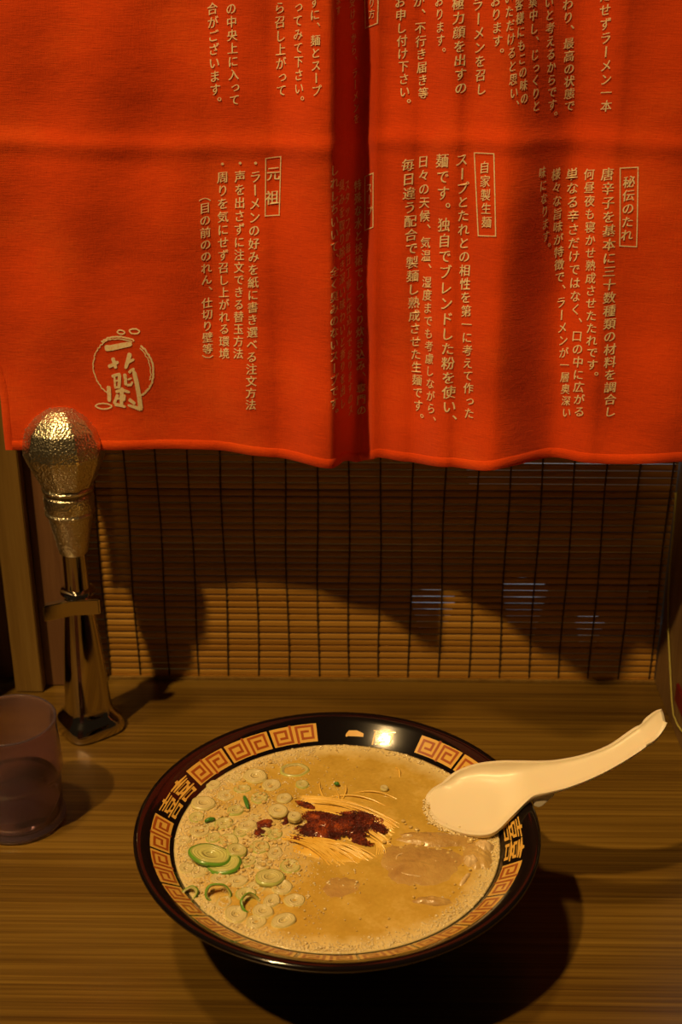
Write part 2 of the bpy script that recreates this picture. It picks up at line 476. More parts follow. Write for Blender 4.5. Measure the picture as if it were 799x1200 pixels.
def cloth_print(name, pieces, off=.0004):
    """pieces: list of (verts in x,z; faces)"""
    vs, fs = [], []
    for pc in pieces:
        pv, pf = pc[0], pc[1]; of_ = pc[2] if len(pc) > 2 else off
        b = len(vs)
        vs += [cloth_point(x, z, of_) for x, z in pv]
        fs += [tuple(b + i for i in f) for f in pf]
    return pyd(name, vs, fs, M['print'], noren)

COLS = [('たせずラーメン一本', 0.12968, 0.48638, 0.13458, 0.43023, 0.00705, 1.0),('わり、最高の状態で', 0.11071, 0.48192, 0.11552, 0.42925, 0.00661, 1.0),('いと考えるからです。', 0.10006, 0.48332, 0.10605, 0.42359, 0.00667, 0.9),('集中し、じっくりと', 0.0909, 0.48346, 0.09612, 0.42998, 0.00672, 0.8),('客様にもこの味の', 0.08344, 0.48227, 0.08903, 0.43426, 0.0069, 0.68),('いただけると思い、', 0.07787, 0.48563, 0.08401, 0.43029, 0.00696, 0.68),('おります。', 0.07145, 0.48381, 0.07401, 0.45713, 0.0067, 1.0),('ラーメンを召し', 0.06239, 0.48188, 0.06609, 0.43837, 0.00728, 1.0),('極力顔を出すの', 0.05196, 0.48219, 0.05499, 0.43848, 0.0073, 1.0),('おります。', 0.04214, 0.48321, 0.04383, 0.45642, 0.00671, 1.0),('が、不行き届き等', 0.03118, 0.48297, 0.03474, 0.43448, 0.00695, 1.0),('お申し付け下さい。', 0.02087, 0.48246, 0.02477, 0.42822, 0.0068, 1.0),('り方', 0.00531, 0.48181, 0.00537, 0.47601, 0.0058, 1.0),('受けてから、ラーメンを', -0.00608, 0.48241, -0.00345, 0.41922, 0.00632, 1.0),('ます', -0.01342, 0.48379, -0.01343, 0.47858, 0.00521, 1.0),('ずに、麺とスープ', -0.02593, 0.48297, -0.02531, 0.43701, 0.00657, 1.0),('ってみて下さい。', -0.03554, 0.48013, -0.03517, 0.43049, 0.00709, 1.0),('ら召し上がって', -0.04573, 0.47945, -0.04557, 0.43576, 0.00728, 1.0),('の中央上に入って', -0.07322, 0.47876, -0.07288, 0.43008, 0.00695, 1.0),('合がございます。', -0.08413, 0.47859, -0.08399, 0.42837, 0.00717, 1.0),('秘伝のたれ', 0.14954, 0.39018, 0.1506, 0.36108, 0.00728, 1.0),('唐辛子を基本に三十数種類の材料を調合し', 0.13796, 0.39379, 0.15041, 0.2547, 0.00776, 1.0),('何昼夜も寝かせ熟成させたたれです。', 0.12883, 0.39272, 0.1382, 0.27631, 0.0073, 1.0),('単なる辛さだけではなく、口の中に広がる', 0.11972, 0.39193, 0.13302, 0.25278, 0.00777, 1.0),('様々な旨味が特徴で、ラーメンが一層奥深い', 0.11025, 0.39219, 0.12614, 0.2505, 0.0075, 0.85),('味になります。', 0.10185, 0.39382, 0.10762, 0.34998, 0.00737, 0.7),('自家製生麺', 0.0695, 0.39656, 0.0718, 0.36657, 0.00752, 1.0),('スープとたれとの相性を第一に考えて作った', 0.05686, 0.39976, 0.06663, 0.25057, 0.00787, 1.0),('麺です。独自でブレンドした粉を使い、', 0.04619, 0.39874, 0.05522, 0.24385, 0.00913, 1.0),('日々の天候、気温、湿度までも考慮しながら、', 0.0356, 0.39712, 0.04462, 0.24129, 0.0078, 1.0),('毎日違う配合で製麺し熟成させた生麺です。', 0.02686, 0.39488, 0.03702, 0.24017, 0.00816, 1.0),('スープ', 0.00483, 0.37955, 0.0052, 0.36607, 0.00674, 1.0),('特殊な水と技術でじっくり炊き込み、専門の', -0.00252, 0.38077, 0.00093, 0.23843, 0.00749, 1.0),('スタッフが毎日丁寧に仕込んでおりますのス', -0.00873, 0.38269, -0.00638, 0.24219, 0.0074, 1.0),('臭みを取り除き深い味わいと香りを出し', -0.01187, 0.38381, -0.01108, 0.25066, 0.00783, 1.0),('しれしちいいて、全く臭みのないスープです。', -0.01567, 0.39359, -0.0162, 0.24609, 0.00738, 1.0),('元祖', -0.05131, 0.38942, -0.05235, 0.37569, 0.0092, 1.0),('・ラーメンの好みを紙に書き選べる注文方法', -0.06166, 0.39497, -0.06853, 0.24725, 0.00778, 1.0),('・声を出さずに注文できる替玉方法', -0.07096, 0.39456, -0.07556, 0.2797, 0.00766, 1.0),('・周りを気にせず召し上がれる環境', -0.08165, 0.39366, -0.08459, 0.27873, 0.00766, 1.0),('（目の前ののれん、仕切り壁等）', -0.09294, 0.37534, -0.09526, 0.27387, 0.00725, 1.0)]
for s, xa, za, xb, zb, em, squeeze in COLS:
    n = len(s); pcs = []
    for i, ch in enumerate(s):
        if ch == ' ': continue
        f = i / max(n - 1, 1)
        cx, cz = xa + (xb - xa) * f, za + (zb - za) * f
        e = .0008
        g = (noren_y(cx + e, cz) - noren_y(cx - e, cz)) / (2 * e)
        k = squeeze / math.sqrt(1 + g * g)
        gv, gf = glyph(ch)
        dx_ = .15 * em if False else 0
        for sx_ in (-.017, 0, .017):
            pcs.append(([(cx + (x + sx_) * em * k, cz + (y + sx_ * .35) * em) for x, y in gv], gf, .0004 + sx_ * .003))
    cloth_print('text_column', pcs)
def line_strip(pts, wd, closed=False):
    """mitred polyline ribbon in 2-D"""
    P = [Vector(p) for p in pts]; n = len(P); vs = []; fs = []
    W_ = wd if isinstance(wd, (list, tuple)) else [wd] * n
    for i in range(n):
        if closed: a, b = P[i - 1], P[(i + 1) % n]
        else: a, b = P[max(i - 1, 0)], P[min(i + 1, n - 1)]
        d1 = (P[i] - a); d2 = (b - P[i])
        if d1.length < 1e-9: d1 = d2
        if d2.length < 1e-9: d2 = d1
        d1.normalize(); d2.normalize()
        t = (d1 + d2); t = t.normalized() if t.length > 1e-6 else d1
        nrm = Vector((-t.y, t.x)); c = max(.5, nrm.dot(Vector((-d1.y, d1.x))))
        h = W_[i] / 2 / c
        vs += [tuple(P[i] + nrm * h), tuple(P[i] - nrm * h)]
    m_ = n if closed else n - 1
    for i in range(m_):
        a = 2 * i; b = 2 * ((i + 1) % n)
        fs.append((a, a + 1, b + 1, b))
    return vs, fs
def dense(pts, k=8, closed=False):
    out = []; n = len(pts)
    for i in range(n if closed else n - 1):
        a = Vector(pts[i]); b = Vector(pts[(i + 1) % n])
        for j in range(k): out.append(tuple(a + (b - a) * j / k))
    if not closed: out.append(tuple(pts[-1]))
    return out
for q in [[(0.14423, 0.39736),(0.15369, 0.39823),(0.15638, 0.35462),(0.14721, 0.35461)], [(0.06376, 0.40388),(0.0741, 0.40453),(0.0769, 0.35935),(0.0677, 0.35803)], [(-0.05566, 0.39787),(-0.0466, 0.39935),(-0.04823, 0.36559),(-0.0567, 0.3648)], [(0.00226, 0.38553),(0.00708, 0.38872),(0.00731, 0.35709),(0.0025, 0.3537)], [(0.00098, 0.48833),(0.00876, 0.48853),(0.00851, 0.47124),(0.00186, 0.46817)]]:
    cloth_print('text_border', [line_strip(dense(q, 10, True), .0006, True)])
# round brush emblem
def brush(pts, w0, w1=None, k=5):
    w1 = w0 if w1 is None else w1
    P = dense(pts, k); n = len(P)
    ws = [(w0 + (w1 - w0) * i / (n - 1)) * (1 if 0 < i < n - 1 else .55) for i in range(n)]
    return line_strip(P, ws)
E0, ES, EZ = ((-0.17519, 0.30186), 6.781e-05, 7.731e-05)      # (x,z) of the emblem picture's origin, metres per unit
def emb(pc): return ([(E0[0] + x * ES, E0[1] - y * EZ) for x, y in pc[0]], pc[1])
EM = []
def arcpts(c, r0, r1, a0, a1, n, wob=0, seed=0):
    rr = random.Random(seed); o = []
    for i in range(n):
        a = R(a0 + (a1 - a0) * i / (n - 1)); q = 1 + wob * rr.uniform(-1, 1)
        o.append((c[0] + r0 * q * math.cos(a), c[1] + r1 * q * math.sin(a)))
    return o
for a, wd in (((-50, 30), 17), ((30, 66), 15), ((125, 190), 11), ((190, 236), 10)):
    EM.append(line_strip(arcpts((390, 440), 282, 268, a[0], a[1], 26, .018, int(a[0] + 99)), wd))
EM.append(line_strip(arcpts((385, 445), 262, 250, -48, 20, 24, .022, 5), 9))
EM.append(line_strip(arcpts((375, 230), 165, 62, 190, 330, 22, .05, 8), 13))
EM.append(line_strip(arcpts((365, 225), 140, 38, 185, 335, 22, .06, 9), 9))
for c, a, b in (((395, 130), 34, 16), ((520, 120), 46, 20), ((175, 768), 74, 24)):
    pts = arcpts(c, a, b, 0, 340, 20, .06, int(a)); EM.append(line_strip(pts, 12, True))
for pts, w0, w1 in (
    ([(232, 268), (300, 262), (400, 240), (490, 222)], 52, 40),
    ([(250, 425), (300, 405), (352, 378)], 32, 26), ([(300, 345), (312, 390), (322, 438)], 38, 30),
    ([(468, 300), (440, 370), (412, 435)], 42, 30), ([(415, 392), (460, 372), (502, 350)], 26, 22),
    ([(275, 508), (320, 492), (362, 482)], 28, 24), ([(352, 480), (345, 550), (335, 610)], 34, 26),
    ([(290, 545), (345, 540)], 18, 16), ([(292, 605), (350, 592)], 22, 18), ([(302, 500), (300, 610)], 20, 20),
    ([(238, 590), (238, 660), (232, 728)], 42, 34),
    ([(402, 478), (404, 530), (402, 580)], 34, 28), ([(410, 578), (450, 575), (470, 545)], 24, 20), ([(425, 530), (465, 515)], 16, 16),
    ([(440, 470), (470, 445), (498, 432)], 26, 22), ([(490, 450), (508, 560), (520, 680), (525, 800)], 40, 44),
    ([(530, 790), (470, 770), (405, 752)], 38, 22),
    ([(300, 640), (370, 622), (436, 640)], 30, 24), ([(366, 600), (352, 690), (345, 770)], 40, 30),
    ([(320, 660), (300, 700), (275, 745)], 30, 26), ([(385, 660), (372, 720)], 24, 22), ([(295, 700), (390, 690)], 20, 18),
    ([(420, 700), (450, 722), (478, 742)], 34, 28), ([(280, 748), (330, 755), (385, 768)], 30, 24)):
    EM.append(brush(pts, w0, w1))
cloth_print('round_emblem', [emb(e) for e in EM], .0004)

# ------------------------------------------------------------------ ramen bowl
BX, BYc = -.011, .5712
bowl = empty('ramen_bowl', (BX, BYc, 0))
tag(bowl, 'wide black lacquer ramen bowl with gold key pattern inside the rim', 'bowl')
IN0 = (.1020, .0702); IN1 = (.0900, .0625)     # patterned band, outer and inner edge
prof = [(0, .004), (.032, .004), (.034, .0005), (.0395, .0005), (.040, .004), (.0385, .011), (.044, .0155), (.060, .0235), (.078, .0365), (.094, .0525),
        (.1045, .0645), (.1085, .0685), (.1102, .0705), (.1105, .0718), (.1096, .0728), (.1078, .0730), (.1055, .0722), (.1030, .0708), IN0,
        ((IN0[0] + IN1[0]) / 2, (IN0[1] + IN1[1]) / 2), IN1, (.084, .0580), (.070, .047), (.050, .033), (.030, .024), (0, .022)]
link('body', lathe_mesh(prof, 160), M['lacquer'], bowl, True)
def band(az, s, off):   # azimuth in degrees, s 0 (outer edge) .. 1 (inner)
    r = IN0[0] + (IN1[0] - IN0[0]) * s; z = IN0[1] + (IN1[1] - IN0[1]) * s
    nx_, nz_ = -.540, .842
    r += nx_ * off; z += nz_ * off
    return (r * math.cos(R(az)), r * math.sin(R(az)), z)
def band_print(name, pieces, m_, off):
    """pieces in (azimuth deg, s)"""
    vs, fs = [], []
    for pv, pf in pieces:
        b = len(vs); vs += [band(a, s, off) for a, s in pv]; fs += [tuple(b + i for i in f) for f in pf]
    return pyd(name, vs, fs, m_, bowl)
def rect_piece(a0, a1, s0=.0, s1=1., n=10):
    vs = []; fs = []
    for i in range(n + 1):
        a = a0 + (a1 - a0) * i / n; vs += [(a, s0), (a, s1)]
    for i in range(n): fs.append((2 * i, 2 * i + 1, 2 * i + 3, 2 * i + 2))
    return vs, fs
SP = [(.90, -.02), (.90, .14), (.12, .14), (.12, .80), (.70, .80), (.70, .42), (.40, .42)]
SP = [(.88, .98), (.88, .12), (.12, .12), (.12, .78), (.64, .78), (.64, .40), (.36, .40)]
def unit(a0, a1, flip):
    out = []
    pts = [(1 - u, 1 - v) for u, v in SP] if flip else SP
    for i in range(len(pts) - 1):
        p, q = Vector(pts[i]), Vector(pts[i + 1]); d = (q - p).normalized() * .062
        p2 = p - d; q2 = q + d
        hw = Vector((-d.y, d.x))
        c = []
        for j in range(5):
            c_ = p2 + (q2 - p2) * j / 4
            c += [c_ + hw, c_ - hw]
        vs = [(a0 + (a1 - a0) * (.02 + .96 * x.x), .86 - .84 * x.y) for x in c]
        out.append((vs, [(2 * k, 2 * k + 1, 2 * k + 3, 2 * k + 2) for k in range(4)]))
    return out
C0 = 79.5
pan = [(19, 35.9), (36.9, 53.8), (54.8, 71.7)]
pan2 = [(95.0, 111.2), (112.0, 128.2), (129.0, 145.2), (146.0, 162.2), (163.0, 179.4)]
for sg in (1, -1):
    for (a0, a1) in pan + pan2:
        A0, A1 = C0 + sg * a0, C0 + sg * a1
        if sg > 0: A0, A1 = A1, A0      # left to right as seen from the middle: azimuth falls
        # A0 is larger azimuth = left end
        if A0 < A1: A0, A1 = A1, A0
        band_print('key_panel', [rect_piece(A0, A1, .02, .86)], M['gold'], .00012)
        mid = (A0 + A1) / 2; pd = (A0 - A1) * .03
        pcs = unit(A0 - pd, mid, False) + unit(mid, A1 + pd, True)
        band_print('key_line', pcs, M['red_line'], .00026)
    gv, gf = glyph('囍')
    ctr_a = C0 + sg * 83.3
    pcs = [([(ctr_a - (x * 1.06) * 22.5, .45 - ((y - .13 * x / .94)) * .95) for x, y in gv], gf)]
    band_print('double_happiness_sign', pcs, M['gold'], .00018)
band_print('gold_stroke', [(lambda p: ([(a, s) for a, s in p[0]], p[1]))(line_strip([(C0 + 8.4, .62), (C0 + 7.4, .52), (C0 + 4.5, .50), (C0 + 1.8, .56)], [.12, .26, .28, .16]))], M['gold'], .00018)
gv, gf = glyph('蘭')
band_print('gold_character', [([(C0 - 5.5 - x * 9.5, .55 - y * .85) for x, y in gv], gf)], M['gold'], .00018)

# ------------------------------------------------------------------ soup and what floats in it
SZ = .0620
vs, fs = [(0, 0, 0)], []
nr, na = 60, 160
for j in range(1, nr + 1):
    for k in range(na):
        r = .0893 * j / nr; a = 2 * PI * k / na
        x, y = r * math.cos(a), r * math.sin(a)
        h = .0005 * noise.noise(Vector((x * 60, y * 60, 0))) + .0003 * noise.noise(Vector((x * 170, y * 170, 3)))
        if j >= nr - 1: h = .0003
        vs.append((x, y, h))
for k in range(na): fs.append((0, 1 + k, 1 + (k + 1) % na))
for j in range(nr - 1):
    for k in range(na):
        a = 1 + j * na + k; b = 1 + j * na + (k + 1) % na
        fs.append((a, a + na, b + na, b))
bse = len(vs)
for r, z in ((.0815, -.0045), (.064, -.0155)):
    for k in range(na):
        a = 2 * PI * k / na; vs.append((r * math.cos(a), r * math.sin(a), z))
top = 1 + (nr - 1) * na
for k in range(na):
    k2 = (k + 1) % na
    fs.append((top + k, bse + k, bse + k2, top + k2)); fs.append((bse + k, bse + na + k, bse + na + k2, bse + k2))
fs.append(tuple(bse + na + k for k in range(na)))
soup = pyd('soup', vs, fs, M['broth'], None, True); soup.location = (BX, BYc, SZ)
tag(soup, 'creamy golden brown pork broth filling the black bowl', 'soup')

# foam
def ico(sub):
    bm = bmesh.new(); bmesh.ops.create_icosphere(bm, subdivisions=sub, radius=1)
    v = [tuple(x.co) for x in bm.verts]; f = [tuple(y.index for y in x.verts) for x in bm.faces]; bm.free(); return v, f
I1 = ico(1); I2 = ico(2)
def blobs(name, lst, m_, src=I1):
    vs, fs = [], []
    for (x, y, z, r, sq) in lst:
        b = len(vs); vs += [(x + v[0] * r, y + v[1] * r, z + v[2] * r * sq) for v in src[0]]; fs += [tuple(b + i for i in f) for f in src[1]]
    return pyd(name, vs, fs, m_, None, True)
rd = random.Random(3)
fl = []
while len(fl) < 5200:
    a = rd.uniform(0, 2 * PI); ad = math.degrees(a)
    dens = .35
    if 100 < ad < 260: dens = 1.0
    elif 200 < ad < 330: dens = .75
    elif ad > 330 or ad < 30: dens = .7
    if rd.random() > dens: continue
    wdt = (.0050 if dens < .5 else .0085) if ad < 100 or ad > 215 else .013
    r = .0888 - abs(rd.gauss(0, 1)) * wdt * .5
    rr = min(.0010, .00022 + rd.expovariate(1) * .00017)
    fl.append((BX + r * math.cos(a), BYc + r * math.sin(a), SZ + .0003, rr, .7))
for i in range(3600):     # thin foam among the scallions
    x, y = rd.gauss(-.058, .024), rd.gauss(.567, .033)
    if math.hypot(x - BX, y - BYc) < .086: fl.append((x, y, SZ + .0003, min(.0009, .0002 + rd.expovariate(1) * .00018), .6))
for (x, y) in [(0.03804, 0.59965),(0.06608, 0.57393),(0.04344, 0.58767),(0.0478, 0.58329),(0.04349, 0.58651),(0.06135, 0.57555),(0.03907, 0.59497),(0.06793, 0.57837),(0.03837, 0.60476),(0.03965, 0.59354),(0.07107, 0.57356),(0.05804, 0.57298),(0.04029, 0.59021),(0.05819, 0.57576),(0.0504, 0.57756),(0.06293, 0.57248),(0.06383, 0.57368),(0.03914, 0.59946),(0.03909, 0.59565),(0.06671, 0.57363),(0.0482, 0.58227),(0.05402, 0.57706),(0.06475, 0.57692),(0.05703, 0.57821),(0.05953, 0.57464),(0.08037, 0.58603),(0.0443, 0.58359),(0.03923, 0.60035),(0.04651, 0.57828),(0.04665, 0.57896),(0.07377, 0.58055),(0.04506, 0.58138),(0.03787, 0.6049),(0.06275, 0.57584),(0.06751, 0.57734),(0.06613, 0.57409),(0.06101, 0.57619),(0.04824, 0.57893),(0.04007, 0.59171),(0.03773, 0.59349),(0.04571, 0.5822),(0.04494, 0.58251),(0.04042, 0.60591),(0.04046, 0.59912),(0.07876, 0.58551),(0.07642, 0.58127),(0.04115, 0.60656),(0.06346, 0.5741),(0.04972, 0.58114),(0.05347, 0.57544),(0.04821, 0.58149),(0.04186, 0.58702),(0.05318, 0.57457),(0.05745, 0.57392),(0.04526, 0.57875),(0.06592, 0.57272),(0.03854, 0.59773),(0.06007, 0.57589),(0.03837, 0.60469),(0.04839, 0.57923),(0.04966, 0.57903),(0.04043, 0.58879),(0.04282, 0.58669),(0.03757, 0.59647),(0.03878, 0.59959),(0.06049, 0.57391),(0.07087, 0.57488),(0.04877, 0.58037),(0.04007, 0.58921),(0.06836, 0.57596),(0.05229, 0.5798),(0.04773, 0.5819),(0.04571, 0.58139),(0.04845, 0.58144),(0.04353, 0.5848),(0.03773, 0.59297),(0.04088, 0.60265),(0.07502, 0.58001),(0.05744, 0.57257),(0.03899, 0.6048),(0.04288, 0.58673),(0.0722, 0.57856),(0.07125, 0.57485),(0.04236, 0.58595),(0.07189, 0.57668),(0.07819, 0.58372),(0.07201, 0.57673),(0.06474, 0.57612),(0.04159, 0.58578),(0.07571, 0.58153),(0.05616, 0.57413),(0.04849, 0.57946),(0.06876, 0.57689),(0.04999, 0.57922),(0.07466, 0.58136),(0.04304, 0.58521),(0.07771, 0.58191),(0.04077, 0.58768),(0.04212, 0.59099),(0.03992, 0.59084),(0.03987, 0.59315),(0.04235, 0.58509),(0.04083, 0.59888),(0.07683, 0.58392),(0.04112, 0.58761),(0.04005, 0.6),(0.05144, 0.57851),(0.07219, 0.57871),(0.065, 0.5751),(0.04459, 0.5833),(0.03944, 0.60296),(0.03968, 0.5973),(0.04589, 0.58388),(0.07037, 0.57847),(0.04204, 0.58435),(0.05965, 0.57709),(0.04176, 0.58622),(0.05562, 0.57535),(0.04201, 0.58499),(0.05933, 0.57501),(0.06409, 0.57046),(0.03768, 0.59949),(0.06174, 0.57371),(0.05796, 0.57548),(0.03828, 0.59271),(0.0392, 0.6016),(0.04775, 0.57956),(0.04068, 0.58693),(0.05911, 0.57326),(0.04832, 0.58072),(0.03758, 0.59604),(0.04158, 0.59035),(0.03881, 0.6062),(0.03951, 0.60432),(0.04639, 0.58238),(0.04364, 0.58624),(0.03977, 0.6048),(0.07318, 0.57905),(0.04938, 0.57888),(0.06007, 0.57614),(0.05367, 0.58103),(0.05832, 0.57459),(0.05897, 0.57221),(0.04369, 0.58488),(0.06185, 0.57544),(0.06235, 0.57482),(0.05701, 0.57548),(0.06521, 0.57261),(0.0522, 0.58017),(0.05041, 0.58009),(0.05555, 0.57598),(0.06316, 0.57381),(0.06597, 0.57663),(0.06777, 0.57596),(0.04921, 0.58043),(0.07914, 0.58726),(0.0372, 0.60079),(0.07756, 0.58485),(0.06466, 0.57527),(0.05976, 0.5767),(0.07779, 0.58508),(0.05934, 0.57464),(0.07758, 0.58254),(0.04029, 0.60067),(0.04043, 0.5844),(0.03995, 0.59156),(0.07313, 0.5794),(0.04083, 0.58849),(0.0395, 0.59678),(0.06699, 0.57534),(0.04018, 0.58681),(0.05075, 0.57769),(0.04204, 0.58558),(0.03737, 0.59803),(0.05406, 0.57777),(0.07945, 0.58244),(0.04781, 0.581),(0.08016, 0.58926),(0.06953, 0.57567),(0.05123, 0.58148),(0.04031, 0.59581),(0.043, 0.58514),(0.05128, 0.57711),(0.07659, 0.58323),(0.0665, 0.57328),(0.03912, 0.5934),(0.05613, 0.57532),(0.05947, 0.57443),(0.03944, 0.5956),(0.04778, 0.58166),(0.04345, 0.5832),(0.05098, 0.57542),(0.05051, 0.57859),(0.07296, 0.5798),(0.06468, 0.5727),(0.07661, 0.58308),(0.0479, 0.58286),(0.03999, 0.59113),(0.05259, 0.57587),(0.0751, 0.5807),(0.06842, 0.5722),(0.06984, 0.57692),(0.0427, 0.58651),(0.07751, 0.58505),(0.06422, 0.57331),(0.06094, 0.57584),(0.03895, 0.60336),(0.03944, 0.59217),(0.04468, 0.58144),(0.07617, 0.585),(0.07854, 0.5817),(0.03964, 0.59732),(0.06431, 0.57566),(0.06257, 0.57331),(0.04037, 0.59077),(0.07875, 0.58428),(0.04603, 0.57865),(0.05149, 0.57556),(0.07728, 0.58152),(0.03961, 0.59219),(0.04123, 0.58412),(0.04964, 0.57794),(0.05069, 0.57982),(0.06886, 0.57628),(0.05646, 0.57796),(0.03916, 0.59224),(0.03941, 0.60765),(0.04099, 0.58873),(0.05962, 0.57287),(0.06209, 0.57559),(0.04084, 0.59116),(0.05495, 0.57663),(0.07246, 0.58071),(0.03936, 0.59765),(0.05749, 0.57646),(0.03935, 0.58403),(0.0583, 0.57405),(0.05945, 0.57383),(0.03787, 0.59997),(0.07825, 0.58799),(0.07902, 0.58636),(0.04815, 0.57727),(0.05677, 0.57286),(0.0526, 0.57939),(0.05541, 0.57583),(0.03888, 0.59863),(0.03977, 0.59986),(0.0653, 0.57412),(0.06564, 0.57224),(0.06175, 0.57377),(0.05643, 0.57756),(0.07993, 0.58355),(0.0468, 0.58125),(0.039, 0.59103),(0.07408, 0.58178),(0.05862, 0.57574),(0.04061, 0.58955),(0.04002, 0.60339),(0.06067, 0.57559),(0.06841, 0.57447),(0.06465, 0.57596),(0.07485, 0.57879),(0.07211, 0.57754),(0.06611, 0.57638),(0.04238, 0.58707),(0.07968, 0.58528),(0.03883, 0.59815),(0.07132, 0.5757),(0.07588, 0.58358),(0.04373, 0.58269),(0.08033, 0.58274),(0.07293, 0.57979),(0.06498, 0.57521),(0.03825, 0.59372),(0.05631, 0.57455),(0.05818, 0.57483),(0.04478, 0.58116),(0.03788, 0.60274),(0.04152, 0.58648),(0.06608, 0.57629),(0.05473, 0.57666),(0.04051, 0.60092),(0.04104, 0.60882),(0.07123, 0.57821),(0.03932, 0.60117),(0.04921, 0.57777),(0.07598, 0.58231),(0.08076, 0.58653),(0.03972, 0.59421),(0.04938, 0.5804),(0.05629, 0.57427),(0.05143, 0.57509),(0.03959, 0.59671),(0.04433, 0.58351),(0.07819, 0.58351),(0.0793, 0.58664),(0.04766, 0.57964),(0.04402, 0.58257),(0.052, 0.57623),(0.03965, 0.5949),(0.03852, 0.60186),(0.0658, 0.57168),(0.07806, 0.58381),(0.07405, 0.58142),(0.04834, 0.57986),(0.06373, 0.57204),(0.06212, 0.57354),(0.04009, 0.58708),(0.05668, 0.57551),(0.0754, 0.58009),(0.05835, 0.57771),(0.06615, 0.57477),(0.07567, 0.58355),(0.04165, 0.58755),(0.08069, 0.58321),(0.07807, 0.58352),(0.04423, 0.58647),(0.04141, 0.58791),(0.03994, 0.59511),(0.04035, 0.59072),(0.0398, 0.59925),(0.07282, 0.58088),(0.04004, 0.5872),(0.04668, 0.5833),(0.06767, 0.57595),(0.03842, 0.59303),(0.04032, 0.58854),(0.04665, 0.57789),(0.05664, 0.5737),(0.05193, 0.57661),(0.03833, 0.60544),(0.07347, 0.58072),(0.05369, 0.57646),(0.05253, 0.57679),(0.04884, 0.58237),(0.04307, 0.58263),(0.05343, 0.57461),(0.04491, 0.58416),(0.04361, 0.58364),(0.06011, 0.57308),(0.07658, 0.5796),(0.0397, 0.58832),(0.0415, 0.58603),(0.04058, 0.60249),(0.04529, 0.58052),(0.07996, 0.5835),(0.04727, 0.58222),(0.07375, 0.58025),(0.04778, 0.58127),(0.04167, 0.60085),(0.06067, 0.57359),(0.08086, 0.58919),(0.04633, 0.5832),(0.05151, 0.57787),(0.07755, 0.5876),(0.04013, 0.59414),(0.04641, 0.58055),(0.06626, 0.57726),(0.04619, 0.58067),(0.04854, 0.57785),(0.07873, 0.58542),(0.06085, 0.57562),(0.07397, 0.57931),(0.05692, 0.57367),(0.05471, 0.57834),(0.07328, 0.57609),(0.04629, 0.57965),(0.05533, 0.57223),(0.04945, 0.58282),(0.04175, 0.58563),(0.03865, 0.58772),(0.06148, 0.57141),(0.05614, 0.57327),(0.04531, 0.58465),(0.06918, 0.57503),(0.04448, 0.58257),(0.07999, 0.58645),(0.07366, 0.57954),(0.04155, 0.58595),(0.03956, 0.5911),(0.03819, 0.59683),(0.0769, 0.58166),(0.04124, 0.58903),(0.0708, 0.57647),(0.06467, 0.57701),(0.04415, 0.58313),(0.07902, 0.58398),(0.04024, 0.58453),(0.03949, 0.59396),(0.04345, 0.58635),(0.05803, 0.57473),(0.04874, 0.58071),(0.06438, 0.57339),(0.06523, 0.57521),(0.066, 0.57205),(0.04088, 0.59011),(0.06844, 0.57427),(0.06352, 0.57234),(0.08193, 0.58393),(0.07424, 0.57898),(0.03918, 0.59203),(0.07426, 0.58308),(0.04798, 0.5785),(0.03914, 0.59417),(0.05691, 0.58072),(0.06506, 0.57658),(0.05287, 0.57569),(0.0757, 0.58181),(0.06021, 0.5748),(0.04917, 0.57789),(0.05503, 0.57478),(0.074, 0.58152),(0.06327, 0.57193),(0.0415, 0.58409),(0.0413, 0.5933),(0.04683, 0.58167),(0.05883, 0.5761),(0.05708, 0.57328),(0.0673, 0.57714),(0.05583, 0.57568)]: fl.append((x, y, SZ + .0004, rd.uniform(.0003, .0010), .8))
fo = blobs('foam', fl, M['foam'])
tag(fo, 'fine pale foam bubbles ringing the broth and clustered on its left', 'foam', kind='stuff')
fl = []
